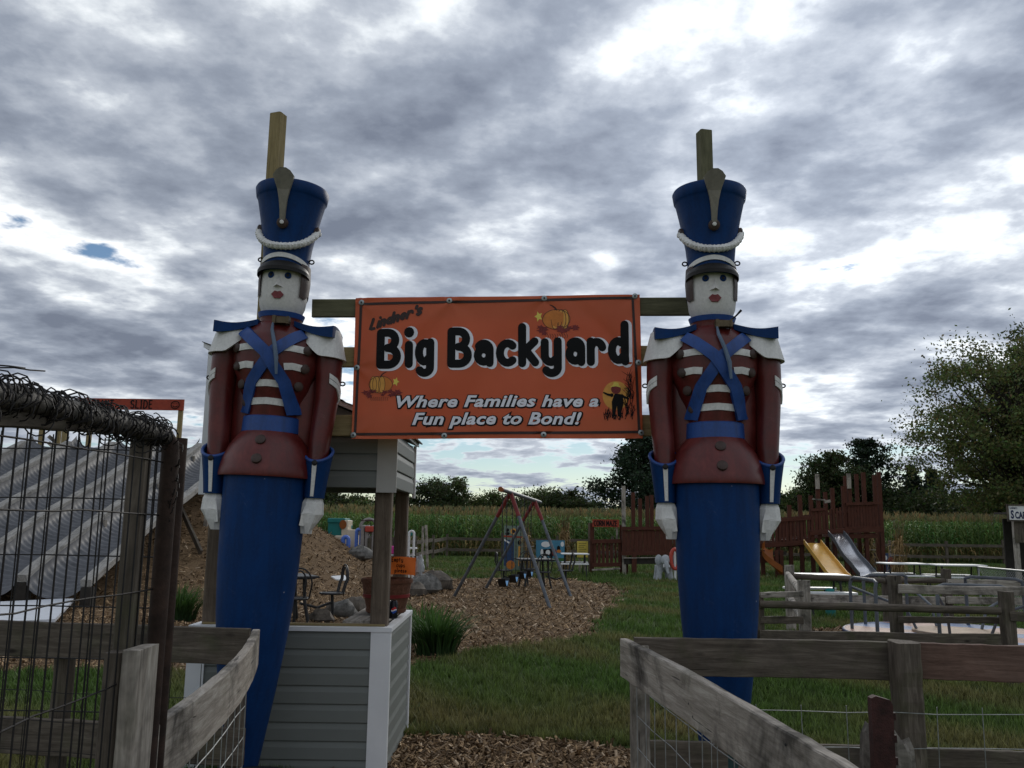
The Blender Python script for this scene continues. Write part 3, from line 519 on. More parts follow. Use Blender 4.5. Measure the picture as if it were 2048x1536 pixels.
# the far tree line left of it
for i, (px, pt, Y, w, c, lab) in enumerate(((862, 958, 118, 4.0, dk, 'darker of two round far trees behind the corn'), (905, 957, 120, 3.0, mid, 'looser of two far trees behind the corn'), (975, 982, 124, 3.6, mid * 1.25, 'pale green far tree behind the swing set'), (1085, 978, 126, 4.6, mid, 'wide far tree right of the swing set top'), (1132, 975, 122, 3.2, dk, 'dark pointed far tree before the big pine'), (1040, 1000, 130, 3.6, mid, 'low far tree behind the swing set legs'), (1175, 1000, 118, 3.0, dk, 'low far tree at the foot of the big pine'), (665, 985, 112, 3.8, dk, 'far tree beside the left-hand soldier hand'), (712, 990, 116, 3.6, mid, 'far tree seen under the kiosk roof'), (735, 1003, 110, 2.4, mid * 1.3, 'small pale far tree under the kiosk roof'), (800, 985, 116, 3.2, dk, 'far tree between the kiosk posts'))):
    x, h = far(px, pt, Y); plant_tree('leafy_tree', (x, Y, 0), tree_parts(90 + i, h, w, h * 0.42, 40, 11000, 0.17, c, 0.18, 0.15, 0.3), M['leaf'], lab, 'tree', 'far trees beyond the corn')
# ------------------------------------------------------------------ toy soldiers
def interp(prof, z):
    for (z1, a1), (z2, a2) in zip(prof, prof[1:]):
        if z <= z2 or (z2, a2) == prof[-1]:
            f = min(1, max(0, (z - z1) / (z2 - z1))); f = f * f * (3 - 2 * f) * 0.5 + f * 0.5
            return tuple(p + (r - p) * f for p, r in zip(a1, a2))
TORSO = [(2.24, (0.163, 0.15)), (2.34, (0.178, 0.165)), (2.45, (0.225, 0.19)), (2.58, (0.275, 0.215)), (2.68, (0.288, 0.222)), (2.77, (0.262, 0.20)), (2.83, (0.20, 0.16)), (2.87, (0.125, 0.125))]
HAT = [(3.20, (0.152,)), (3.32, (0.150,)), (3.5, (0.178,)), (3.68, (0.213,)), (3.79, (0.236,))]
def torso_y(x, z):
    rx, ry = interp(TORSO, z); return -ry * math.sqrt(max(0.02, 1 - min(1, (x / rx)) ** 2))
def arc_fill(path, n=6):
    out = []
    for (a, b) in zip(path, path[1:]):
        for i in range(n): f = i / n; out.append(tuple(p + (q_ - p) * f for p, q_ in zip(a, b)))
    return out + [path[-1]]
def ribbon(mb, path, w, surf, off, m=4, inset=0.012):
    """a band of width w laid along (x, z) points on a curved surface, with thickness"""
    path = arc_fill(path); n = len(path); b = len(mb.v)
    for i, (x, z) in enumerate(path):
        x0, z0 = path[max(0, i - 1)]; x1, z1 = path[min(n - 1, i + 1)]; tx, tz = x1 - x0, z1 - z0; l = math.hypot(tx, tz); nx_, nz_ = -tz / l, tx / l
        row = []
        for j in range(m + 1): d = (j / m - 0.5) * w; xx, zz_ = x + nx_ * d, z + nz_ * d; row.append(surf(xx, zz_, off))
        d = w / 2; lo = surf(x - nx_ * d, z - nz_ * d, -inset); hi = surf(x + nx_ * d, z + nz_ * d, -inset)
        mb.v += [Vector(lo)] + [Vector(r_) for r_ in row] + [Vector(hi)]
    k = m + 3
    for i in range(n - 1):
        for j in range(k - 1): a = b + i * k + j; mb.f.append((a, a + 1, a + k + 1, a + k))
    mb.f.append(tuple(b + j for j in reversed(range(k)))); mb.f.append(tuple(b + (n - 1) * k + j for j in range(k)))
def tsurf(x, z, off): y = torso_y(x, z); return (x * (1 + off * 0.6 / 0.25), y - off, z)
def hatsurf(a, z, off):
    r = interp(HAT, z)[0] + off; return (r * math.sin(a), -r * math.cos(a), z)
def disc(mb, c, nrm, r, t, n=14):
    nrm = Vector(nrm).normalized(); c = Vector(c); mb.tube([c - nrm * t, c + nrm * t * 0.55, c + nrm * t], [r, r, r * 0.72], n)
def make_soldier(loc, label):
    o = thing('toy_soldier_statue', loc, label, 'statue', 'giant toy soldiers flanking the gateway')
    def part(name, mb, mat, parent=o, smooth=True, lab=None): return obj(name, mb, M[mat], parent, False, smooth, None, lab)
    m = MB(); m.lathe([(0.085, 0.0), (0.103, 0.12), (0.139, 0.36), (0.173, 0.59), (0.211, 0.88), (0.229, 1.05), (0.247, 1.32), (0.257, 1.63), (0.262, 1.90)], 48); part('trousers', m, 'blue')
    m = MB(); m.lathe([(0.270, 1.885), (0.297, 1.872), (0.300, 1.884), (0.296, 1.92), (0.282, 1.985), (0.252, 2.06), (0.208, 2.125), (0.17, 2.165)], 48, sy=0.96); sk = part('jacket_skirt', m, 'red')
    for z, y in ((2.095, -0.226), (1.975, -0.276)):
        m = MB(); disc(m, (0.0, y, z), (0, -1, 0.5), 0.032, 0.012); part('button', m, 'brown', sk)
    m = MB(); m.lathe([(0.172, 2.152), (0.183, 2.156), (0.181, 2.2), (0.179, 2.250), (0.168, 2.256)], 40, sy=0.93); part('belt', m, 'bluetrim')
    m = MB(); pr = [interp(TORSO, 2.24 + i * 0.63 / 26) + (2.24 + i * 0.63 / 26,) for i in range(27)]; b = 0; n = 44
    for rx, ry, z in pr:
        for k in range(n): a = 2 * math.pi * k / n; m.v.append(Vector((rx * math.cos(a), ry * math.sin(a), z)))
    for i in range(26):
        for k in range(n): k2 = (k + 1) % n; m.f.append((i * n + k, i * n + k2, (i + 1) * n + k2, (i + 1) * n + k))
    m.f.append(tuple(26 * n + k for k in range(n))); to = part('jacket', m, 'red'); m = MB(); m.lathe([(0.20, 1.93), (0.27, 2.0), (0.285, 2.15), (0.295, 2.4), (0.30, 2.62), (0.26, 2.78), (0.15, 2.84)], 36, (0, 0.075, 0), 1.06, 0.42); part('coat_back', m, 'red')
    for z, xs, bx in ((2.675, ((-0.205, -0.04), (0.04, 0.205)), 0.222), (2.56, ((-0.195, -0.095), (-0.05, 0.05), (0.095, 0.195)), 0.212), (2.448, ((-0.10, 0.10),), 0.178), (2.338, ((-0.105, 0.105),), 0.145)):
        for xa, xb_ in xs:
            m = MB(); ribbon(m, [(xa, z), ((xa + xb_) / 2, z + 0.006), (xb_, z)], 0.042, tsurf, 0.007); part('braid', m, 'white', to)
        for s in (-1, 1):
            x = s * bx; y = torso_y(x, z); m = MB(); disc(m, (x, y - 0.004, z), (s * 0.7, -1, 0), 0.031, 0.014); part('button', m, 'brown', to)
    m = MB(); ribbon(m, [(0.185, 2.79), (0.02, 2.645), (-0.10, 2.46), (-0.152, 2.27)], 0.072, tsurf, 0.018, 5); part('cross_strap', m, 'bluetrim', to)
    m = MB(); ribbon(m, [(-0.185, 2.79), (-0.02, 2.645), (0.10, 2.46), (0.152, 2.27)], 0.072, tsurf, 0.030, 5, 0.0); part('cross_strap', m, 'bluetrim', to)
    # collar with raised blue edges
    m = MB(); m.lathe([(0.132, 2.825), (0.128, 2.85), (0.134, 2.89), (0.143, 2.925), (0.12, 2.92)], 36, sy=0.98); co = part('collar', m, 'red')
    for z0, z1, r0_, r1_ in ((2.900, 2.932, 0.140, 0.151), (2.832, 2.853, 0.137, 0.134)):
        m = MB(); m.lathe([(r0_ - 0.02, z0), (r0_, z0), (r1_, z1), (r1_ - 0.03, z1)], 36, sy=0.98, cap=False); part('collar_edge', m, 'bluetrim', co)
    # head with face
    m = MB(); m.lathe([(0.05, 2.875), (0.095, 2.895), (0.128, 2.935), (0.146, 2.985), (0.154, 3.05), (0.155, 3.12), (0.152, 3.19), (0.147, 3.26)], 40, sy=0.98); he = part('head', m, 'skin')
    def hs(x, z): r = 0.1545 if z > 3.05 else 0.146 + 0.008 * (z - 2.985) / 0.065; return -math.sqrt(max(0.0001, r * r - x * x)) * 0.98
    for s in (-1, 1):
        x = s * 0.054; m = MB(); disc(m, (x, hs(x, 3.165) + 0.003, 3.165), (s * 0.35, -1, 0), 0.022, 0.007, 16); e = part('eye', m, 'blue', he); m = MB(); disc(m, (x, hs(x, 3.165) - 0.005, 3.165), (s * 0.35, -1, 0), 0.010, 0.003, 12); part('pupil', m, 'black', e)
    y = hs(0, 3.1); m = MB(); m.add([(0, y + 0.004, 3.165), (-0.032, y + 0.004, 3.085), (0.032, y + 0.004, 3.085), (0, y - 0.042, 3.09), (0, y - 0.020, 3.13)], [(0, 1, 4), (4, 1, 3), (0, 4, 2), (4, 3, 2), (1, 2, 3)]); part('nose', m, 'skin', he, False)
    y = hs(0, 3.035) - 0.002; m = MB(); m.prism([(-0.040, 3.036), (-0.018, 3.058), (0.0, 3.053), (0.018, 3.058), (0.040, 3.036), (0.02, 3.010), (-0.02, 3.010)], y + 0.014, y - 0.006, lambda v: Vector((v.x, v.y + v.x * v.x * 3.2, v.z))); part('mouth', m, 'lip', he, False)
    for s in (-1, 1):
        m = MB()
        def hf(u, v, s=s):
            a = s * R(52 + 122 * v); z0 = 3.035 + 0.03 * math.sin(v * 5) - 0.028 * (1 - min(1, abs(v - 0.16) / 0.14)); z = z0 + (3.26 - z0) * u; r = 0.167 - 0.012 * abs(u - 0.5); return (r * math.sin(a), -r * math.cos(a), z)
        m.grid(hf, 8, 14); part('hair', m, 'brown', he)
    # shako
    m = MB(); m.lathe([(0.148, 3.20), (0.153, 3.205), (0.150, 3.30), (0.160, 3.40), (0.178, 3.5), (0.200, 3.61), (0.220, 3.70), (0.226, 3.712), (0.231, 3.718), (0.240, 3.775), (0.232, 3.79), (0.20, 3.775), (0.10, 3.79), (0.01, 3.80)], 48); ha = part('hat', m, 'blue')
    m = MB()
    def vis(u, v):
        a = R(-98 + 196 * v); f = max(0, math.cos(a * 0.92)); r = 0.152 + (0.004 + 0.050 * f) * u; z = 3.262 - 0.045 * (1 - f) - (0.028 + 0.02 * f) * u * u; return (r * math.sin(a), -r * math.cos(a), z)
    m.grid(vis, 6, 30); m.grid(lambda u, v: tuple(Vector(vis(u, 1 - v)) - Vector((0, 0, 0.012 + 0.012 * u))), 6, 30); m.grid(lambda u, v: tuple(Vector(vis(1, v)) - Vector((0, 0, 0.024 * u))), 1, 30); part('visor', m, 'black', ha)
    m = MB()
    def cres(x_, z_, off): return hatsurf(x_, z_, off)
    ribbon(m, [(R(d), 3.300 - 0.066 * (abs(d) / 88) ** 1.7) for d in range(-88, 89, 8)], 0.030, lambda a, z, off: hatsurf(a, z, off), 0.008, 3); part('hat_band', m, 'white', ha)
    m = MB(); n = 54; pts = [hatsurf(R(-84 + 168 * i / n), 3.352 + 0.145 * abs((i / n) * 2 - 1) ** 2.2, 0.014) for i in range(n + 1)]
    m.tube(pts, [0.022 + 0.0045 * (i % 3 == 0) for i in range(n + 1)], 9)
    for i in range(2, n - 2, 2):
        p = Vector(pts[i]); tdir = (Vector(pts[i + 1]) - Vector(pts[i - 1])).normalized(); nn = Vector((p.x, p.y, 0)).normalized(); bb = tdir.cross(nn)
        m.tube([p + bb * 0.02 - tdir * 0.009 + nn * 0.006, p + nn * 0.021, p - bb * 0.02 + tdir * 0.009 + nn * 0.006], [0.004, 0.009, 0.004], 5)
    part('hat_cord', m, 'white', ha)
    for a in (-86, 86):
        p = hatsurf(R(a), 3.505, 0.012); m = MB(); disc(m, p, (p[0], p[1], 0), 0.034, 0.016); bt_ = part('button', m, 'brown', ha); m = MB(); disc(m, (p[0] * 1.09, p[1] * 1.09, p[2] - 0.012), (p[0], p[1], 0), 0.015, 0.008); part('stud', m, 'white', bt_)
        p = Vector(hatsurf(R(a), 3.30, 0.0)); s = 1 if a > 0 else -1; m = MB(); m.tube([p + Vector((s * (0.018 - 0.016 * math.cos(t_)), 0, 0.013 * math.sin(t_))) for t_ in [2 * math.pi * i / 12 for i in range(13)]], 0.005, 6); part('eyelet', m, 'black', ha)
    p = Vector(hatsurf(0, 3.50, 0.012)); m = MB(); disc(m, p, (0, -1, -0.2), 0.036, 0.014); bt_ = part('button', m, 'brown', ha); m = MB(); disc(m, p - Vector((0, 0.016, 0)), (0, -1, -0.2), 0.013, 0.008); part('stud', m, 'white', bt_)
    prof = [(0.016, 3.515), (0.019, 3.58), (0.027, 3.65), (0.040, 3.71), (0.060, 3.765), (0.068, 3.79), (0.046, 3.818), (0.018, 3.834)]; poly = prof + [(-x, z) for x, z in reversed(prof)]
    def plm(v): rr = interp(HAT, min(v.z, 3.79))[0] + 0.006 + max(0, v.z - 3.72) * 0.28; return Vector((v.x, -rr + v.y + v.x * v.x * 2.0, v.z))
    m = MB(); m.prism(poly, 0.0, -0.022, plm); part('plume', m, 'plume', ha, False)
    # shoulders, arms, cuffs, hands
    for s in (-1, 1):
        m = MB()
        def ep(u, v, top_):
            x = 0.115 + 0.262 * u; wd = (0.120 + 0.055 * u ** 0.8); yy = (v * 2 - 1) * wd; z = 2.868 - 0.022 * math.sin(u * 3.0) - 0.008 * u - 0.02 * (v * 2 - 1) ** 2 * u; th = 0.030 + 0.040 * u ** 1.5
            return (s * x, yy, z + (0.006 if top_ else -th))
        m.grid(lambda u, v: ep(u, v, True), 10, 8); m.grid(lambda u, v: ep(u, v, False), 10, 8)
        for e_ in (0, 1):
            m.grid(lambda u, v: ep(u, e_, v > 0.5), 10, 1); m.grid(lambda u, v: ep(e_, u, v > 0.5), 8, 1)
        part('shoulder_board', m, 'blue')
        m = MB(); n = 30
        def fr(u, v, ins=0.0):
            a = 2 * math.pi * v; cx = 0.276 + 0.014 * u; rx = 0.118 + 0.036 * u - ins; ry = 0.135 + 0.028 * u - ins; x = cx + rx * math.cos(a); inner = max(0, (0.30 - x) / 0.14); zb = 2.648 + 0.135 * inner ** 1.2
            z = 2.838 + (zb - 2.838) * u; return (s * x, ry * math.sin(a), z)
        m.grid(fr, 6, 40); m.grid(lambda u, v: fr(1, v, 0.022 * u), 1, 40); m.grid(lambda u, v: fr(0, v, 0.12 * u), 1, 40); part('epaulette_fringe', m, 'white')
        m = MB(); arm = [(s * 0.315, 0, 2.76), (s * 0.330, 0.005, 2.66), (s * 0.338, 0.008, 2.52), (s * 0.337, 0.004, 2.38), (s * 0.328, -0.008, 2.22), (s * 0.320, -0.018, 2.10), (s * 0.315, -0.022, 1.96)]
        m.tube(arm, [0.085, 0.085, 0.079, 0.071, 0.066, 0.063, 0.060], 22, sx=1.06, sy=1.25); ar = part('sleeve', m, 'red')
        def asurf(a, z, off):
            f = (2.66 - z) / (2.66 - 2.22); rr = 0.085 - 0.019 * f + off; cx = 0.330 + 0.012 * math.sin(f * 2.4) - 0.004 * f; return (s * (cx + rr * 1.06 * math.sin(a)), 0.006 - rr * 1.25 * math.cos(a), z)
        for dz in (0.0, -0.034):
            m = MB(); ribbon(m, [(R(18), 2.535 + dz), (R(55), 2.505 + dz), (R(92), 2.43 + dz)], 0.030, asurf, 0.006, 3); part('chevron', m, 'white', ar)
        m = MB()
        def cf(u, v, ins=0.0):
            a = 2 * math.pi * v; front = 0.5 + 0.5 * math.cos(a); zt = 2.095 - 0.105 * front ** 1.3; z = zt + (1.757 - zt) * u; fl = (1 - u); cx = 0.315 + 0.008 * fl; r_ = 0.064 + 0.030 * fl ** 1.3 - ins; return (s * (cx + r_ * math.sin(a)), -0.024 - r_ * 1.15 * math.cos(a), z)
        m.grid(cf, 8, 36); m.grid(lambda u, v: cf(1, v, 0.05 * u), 1, 36); cu = part('cuff', m, 'blue')
        m = MB()
        def crim(u, v):
            t_ = u * 2 * math.pi; p_ = Vector(cf(0, v)); c_ = Vector((s * 0.323, -0.024, p_.z)); n_ = (p_ - c_).normalized(); return tuple(p_ + n_ * (0.011 * math.cos(t_) - 0.008) + Vector((0, 0, 0.012 * math.sin(t_) - 0.008)))
        m.grid(crim, 8, 36); part('cuff_lit_edge', m, 'bluetrim', cu)  # rim takes the brighter blue: light on the cuff's top edge, put into the colour
        m = MB(); m.grid(lambda u, v: tuple(Vector(cf(0.12 + 0.84 * u, (s * -0.0 + (v - 0.5) * 0.052) % 1.0)) + Vector((0, -0.005, 0))), 8, 3); part('cuff_stripe', m, 'white', cu)
        p_ = Vector(cf(0.07, 0.0)); m = MB(); disc(m, p_, (0, -1, 0.2), 0.018, 0.009); part('button', m, 'black', cu)
        # mitten-like carved fist: back of hand, bent fingers, thumb
        m = MB(); X = lambda x: s * (0.313 + x)
        ring = lambda z, w0, w1, d0, d1: [(X(w0), d0 * 0.6 - 0.02, z), (X(w0 * 0.5), d0 - 0.02, z), (X(w1 * 0.5), d0 - 0.02, z), (X(w1), d0 * 0.5 - 0.02, z), (X(w1), d1 * 0.6 - 0.02, z), (X(0), d1 - 0.02, z), (X(w0), d1 * 0.6 - 0.02, z)]
        rs = [ring(1.765, -0.045, 0.048, -0.045, 0.045), ring(1.725, -0.062, 0.060, -0.062, 0.055), ring(1.655, -0.066, 0.064, -0.070, 0.058), ring(1.60, -0.066, 0.030, -0.060, 0.05), ring(1.535, -0.060, -0.018, -0.035, 0.025)]
        for r_ in rs: m.v += [Vector(v_) for v_ in r_]
        for i in range(4):
            for k in range(7): k2 = (k + 1) % 7; m.f.append((i * 7 + k, i * 7 + k2, (i + 1) * 7 + k2, (i + 1) * 7 + k))
        m.f.append(tuple(range(7))); m.f.append(tuple(28 + k for k in range(7))); hd = part('hand', m, 'white', o, False)
        m = MB(); m.add([(X(-0.030), -0.078, 1.725), (X(0.016), -0.090, 1.664), (X(-0.052), -0.096, 1.655), (X(-0.062), -0.094, 1.585), (X(-0.038), -0.076, 1.580), (X(0.010), -0.080, 1.655), (X(-0.03), -0.06, 1.65)], [(0, 1, 2), (2, 1, 5, 4), (2, 4, 3), (0, 2, 6), (1, 0, 6), (3, 6, 2), (4, 5, 6), (3, 4, 6), (5, 1, 6)]); part('thumb', m, 'white', hd, False)
        m = MB(); q_ = Vector((s * 0.415, 0.01, 2.50)); m.tube([q_ + Vector((s * (0.016 - 0.016 * math.cos(t_)), 0, 0.012 * math.sin(t_))) for t_ in [2 * math.pi * i / 12 for i in range(13)]], 0.005, 6); part('eyelet', m, 'black', ar)
    # clamp and cord at the throat
    m = MB(); m.box((0.045, -0.165, 2.862), (0.105, 0.05, 0.04)); m.box((0.005, -0.17, 2.862), (0.02, 0.062, 0.05)); m.box((0.09, -0.165, 2.862), (0.014, 0.062, 0.048)); part('throat_clamp', m, 'brass', o, False)
    m = MB(); m.tube([(0.0, -0.19, 2.85), (0.005, -0.215, 2.79), (0.035, -0.245, 2.70), (0.06, -0.262, 2.60), (0.068, -0.258, 2.50)], [0.006, 0.011, 0.013, 0.014, 0.008], 7); part('cord', m, 'rope')
    return o
sR = make_soldier(P(1441, 1400, 5.45), 'right-hand giant toy soldier in red jacket and blue shako, antenna sticking from its throat clamp')
sR.location = (P(1434, 1050, 5.45).x, 5.45, 0.0)
sL = copy_tree(sR); sL['label'] = 'left-hand giant toy soldier leaning beside the grey-sided kiosk'
xl = P(525, 1050, 5.55); TL = R(1.9); sL.rotation_euler = (0, TL, R(1)); sL.location = (xl.x - math.sin(TL) * 1.63, 5.55, 0.012)
m = MB(); m.tube([(0.085, -0.16, 2.88), (0.125, -0.17, 2.915), (0.155, -0.175, 2.948)], [0.006, 0.006, 0.009], 6); obj('antenna', m, M['black'], sR, False)
sR.rotation_euler = (0, 0, R(-5))

# ------------------------------------------------------------------ gateway frame: posts, rails and the banner
fr_ = thing('gateway_frame', (0, 5.8, 0), 'timber gateway frame of two tall posts and three rails behind the banner', 'gate frame')
def vpost(name, px, ytop, Y, w, mat, parent, px2=None, tilt=0.0):
    t_ = P(px, ytop, Y); b_ = Vector((t_.x + tilt, Y, -0.05)); return board(name, b_, t_, w, w, M[mat], parent, (0, 1, 0), 12, 0.0015)
lp = P(557, 230, 5.86); board('post', (lp.x - 0.01, 5.86, -0.05), (lp.x, 5.86, lp.z), 0.092, 0.092, M['wpost'], fr_, (0.35, 1, 0), 12, 0.001)
rp = P(1408, 264, 5.80); board('post', (rp.x + 0.01, 5.80, -0.05), (rp.x, 5.80, rp.z), 0.090, 0.090, M['wgreen'], fr_, (-0.24, 1, 0), 12, 0.001)
YR = 5.735
def rail(x0, y0, x1, y1, h0, mat): a_ = P(x0, y0, YR); b_ = P(x1, y1, YR); return board('rail', a_, b_, h0, 0.038, M[mat], fr_, (0, 0, 1), 12, 0.001)
rail(625, 617, 1412, 613, 0.122, 'wgreen'); rail(520, 716, 1412, 711, 0.135, 'wpost'); rail(515, 851, 1412, 851, 0.14, 'wpost')
for px in (760, 1230): board('batten', P(px, 605, 5.775), P(px, 868, 5.775), 0.06, 0.038, M['wpost'], fr_, (1, 0, 0))

BY = 5.70
cTL, cTR, cBL, cBR = P(712, 597, BY), P(1279, 590, BY), P(704, 878, BY), P(1285, 877, BY)
BW = (cTR - cTL).length; BH = (cTL - cBL).length
bn = thing('banner', (0, BY, cBL.z), 'orange vinyl banner lettered Big Backyard hung between the soldiers', 'banner')
GROM = [((x - 57) / 1904, 1 - (y - 76) / 932) for x, y in ((97, 108), (685, 104), (1320, 94), (1928, 87), (78, 543), (1942, 524), (67, 984), (662, 990), (1312, 984), (1950, 973))]
def bsurf(u, v, off=0.0):
    """point on the slightly slack banner: u to the right, v up"""
    p = cBL.lerp(cBR, u).lerp(cTL.lerp(cTR, u), v); w = 0.006 * math.sin(u * 9 + v * 3) * math.sin(v * 3.1) + 0.004 * math.sin(u * 21 - v * 8 + 1) * v * (1 - v) * 4 + 0.007 * math.sin((u + v) * 13) * (u - 0.5) * (v - 0.2)
    for gx, gy in GROM:
        dx, dy = (u - gx) * BW, (v - gy) * BH; d = math.hypot(dx, dy)
        if d < 0.3: w += 0.0055 * math.exp(-d / 0.11) * min(1, d / 0.03) * math.cos(math.atan2(dy, dx) * 5 + gx * 7)
    w += 0.006 * math.exp(-((u * 0.9 + v * 0.45 - 1.12) / 0.03) ** 2) * u - 0.005 * math.exp(-((u * 0.8 - v * 0.5 + 0.22) / 0.035) ** 2) * v
    sag = -0.004 * math.sin(v * 3.14) * abs(math.sin(u * 3 * math.pi)) * 0; return Vector((p.x, p.y - 0.012 + w - off, p.z + sag + 0.0025 * math.sin(u * 9.4) * (v - 0.5)))
m = MB(); NU, NV = 120, 60
m.grid(lambda u, v: bsurf(u, v, 0.0), NU, NV); m.grid(lambda u, v: bsurf(1 - u, v, -0.002), NU, NV)
m.grid(lambda u, v: bsurf(u, 1, 0.0 - 0.002 * v), NU, 1); m.grid(lambda u, v: bsurf(1 - u, 0, 0.0 - 0.002 * v), NU, 1); m.grid(lambda u, v: bsurf(0, 1 - u, -0.002 * v), NV, 1); m.grid(lambda u, v: bsurf(1, u, -0.002 * v), NV, 1)
obj('cloth', m, M['banner'], bn, True, True)
def bc(x, y): return ((x - 57) / 1904, 1 - (y - 76) / 932)          # banner drawing units -> u, v
LAY = [0.0012]
def flat(mb, polys, off):
    """flat print: closed polygons in drawing units laid on the banner"""
    for pl in polys:
        b = len(mb.v); mb.v += [bsurf(*bc(x, y), off) for x, y in pl]; mb.f.append(tuple(range(b, b + len(pl))))
def stroke(mb, pts, w, off, w1=None):
    """a brush stroke with round ends in drawing units"""
    n = len(pts); w1 = w1 or w; L_, R_ = [], []
    for i, (x, y) in enumerate(pts):
        x0, y0 = pts[max(0, i - 1)]; x1, y1 = pts[min(n - 1, i + 1)]; l = math.hypot(x1 - x0, y1 - y0) or 1; nx_, ny_ = -(y1 - y0) / l, (x1 - x0) / l; h = (w + (w1 - w) * i / max(1, n - 1)) / 2
        L_.append((x + nx_ * h, y + ny_ * h)); R_.append((x - nx_ * h, y - ny_ * h))
    for i in range(n - 1): flat(mb, [[L_[i], L_[i + 1], R_[i + 1], R_[i]]], off + 0.00001 * i)
    for (x, y), h in ((pts[0], w / 2), (pts[-1], w1 / 2)): flat(mb, [[(x + h * math.cos(k * 0.5236), y + h * math.sin(k * 0.5236)) for k in range(12)]], off + 0.0002)
def arc(cx, cy, rx, ry, a0, a1, n=14): return [(cx + rx * math.cos(R(a0 + (a1 - a0) * i / n)), cy - ry * math.sin(R(a0 + (a1 - a0) * i / n))) for i in range(n + 1)]
def line(*p): return [(p[0][0] + (p[1][0] - p[0][0]) * i / 5, p[0][1] + (p[1][1] - p[0][1]) * i / 5) for i in range(6)] if len(p) == 2 else line(p[0], p[1])[:-1] + line(*p[1:])
# letters as brush strokes; unit: cap height 1, baseline 0 (y up), width about 0.6
def A_(cx, cy, rx, ry, a0, a1, n=14): return [(cx + rx * math.cos(R(a0 + (a1 - a0) * i / n)), cy + ry * math.sin(R(a0 + (a1 - a0) * i / n))) for i in range(n + 1)]
GL = {
 'B': [line((0.0, 0), (0.0, 1)), line((0, 1), (0.2, 1))[:-1] + A_(0.22, 0.76, 0.24, 0.24, 90, -90), line((0, 0), (0.2, 0))[:-1] + A_(0.24, 0.26, 0.28, 0.26, -90, 90)],
 'i': [line((0.1, 0), (0.1, 0.56)), line((0.1, 0.92), (0.1, 0.93))],
 'g': [A_(0.25, 0.36, 0.22, 0.28, 60, 320), line((0.48, 0.66), (0.48, -0.1))[:-1] + A_(0.26, -0.1, 0.22, 0.16, 0, -150)],
 'a': [A_(0.26, 0.24, 0.20, 0.20, 40, 330), line((0.46, 0.0), (0.46, 0.42))[:-1] + A_(0.26, 0.42, 0.20, 0.2, 0, 145)],
 'c': [A_(0.28, 0.32, 0.25, 0.30, 48, 312)],
 'k': [line((0.02, 0), (0.02, 1)), line((0.44, 0.60), (0.08, 0.32)), line((0.14, 0.36), (0.46, 0.02))],
 'y': [line((0.02, 0.62), (0.02, 0.28))[:-1] + A_(0.22, 0.24, 0.2, 0.2, 180, 320), line((0.46, 0.64), (0.46, -0.12))[:-1] + A_(0.25, -0.12, 0.21, 0.16, 0, -150)],
 'r': [line((0.02, 0), (0.02, 0.62)), A_(0.25, 0.38, 0.23, 0.22, 165, 15)],
 'd': [A_(0.24, 0.30, 0.22, 0.26, 55, 320), line((0.48, 0), (0.48, 1.0))],
 'L': [line((0.02, 1), (0.0, 0.02), (0.42, 0.0))], 'n': [line((0.02, 0), (0.02, 0.6)), A_(0.22, 0.38, 0.2, 0.2, 165, 0) + line((0.42, 0.34), (0.42, 0))[1:]], 'e': [line((0.06, 0.32), (0.42, 0.34))[:-1] + A_(0.24, 0.32, 0.19, 0.26, 5, 300)],
 "'": [line((0.05, 0.95), (0.03, 0.75))], 's': [A_(0.2, 0.45, 0.16, 0.14, 30, 255)[:-1] + A_(0.2, 0.15, 0.17, 0.15, 80, -150)],
 'G': [A_(0.3, 0.5, 0.3, 0.5, 50, 350) + [(0.34, 0.42)]], 'I': [line((0.1, 0), (0.1, 1)), line((0.0, 1), (0.2, 1)), line((0, 0), (0.2, 0))], 'A': [line((0, 0), (0.28, 1), (0.55, 0)), line((0.1, 0.38), (0.45, 0.38))], 'N': [line((0, 0), (0.02, 1), (0.48, 0), (0.5, 1))], 'T': [line((0.26, 0), (0.26, 1)), line((0, 1), (0.54, 1))],
 'S': [A_(0.25, 0.74, 0.22, 0.25, 30, 260)[:-1] + A_(0.25, 0.25, 0.24, 0.25, 80, -150)], 'D': [line((0, 0), (0, 1)), line((0, 1), (0.15, 1))[:-1] + A_(0.15, 0.5, 0.38, 0.5, 90, -90) + [(0, 0)]], 'E': [line((0.42, 1), (0, 1), (0, 0), (0.42, 0)), line((0, 0.52), (0.34, 0.52))],
 'C': [A_(0.3, 0.5, 0.28, 0.5, 50, 310)], 'O': [A_(0.3, 0.5, 0.28, 0.5, 0, 360, 22)], 'R': [line((0, 0), (0, 1)), line((0, 1), (0.2, 1))[:-1] + A_(0.2, 0.75, 0.24, 0.25, 90, -90) + [(0, 0.5)], line((0.15, 0.5), (0.46, 0))], 'M': [line((0, 0), (0.05, 1), (0.3, 0.3), (0.55, 1), (0.6, 0))], 'Z': [line((0, 1), (0.46, 1), (0, 0), (0.48, 0))],
 'm': [line((0, 0), (0, 0.6)), A_(0.14, 0.42, 0.14, 0.18, 170, 0) + [(0.28, 0)], A_(0.42, 0.42, 0.14, 0.18, 170, 0) + [(0.56, 0)]], 'p': [line((0.02, 0.62), (0.02, -0.35)), A_(0.22, 0.32, 0.2, 0.28, 140, -140)], 't': [line((0.18, 0), (0.18, 0.9)), line((0, 0.6), (0.38, 0.6))], 'u': [line((0, 0.6), (0, 0.25))[:-1] + A_(0.2, 0.22, 0.2, 0.22, 180, 360) + [(0.4, 0.6)], line((0.4, 0.6), (0.42, 0))], 'l': [line((0.04, 0), (0.04, 1))],
}
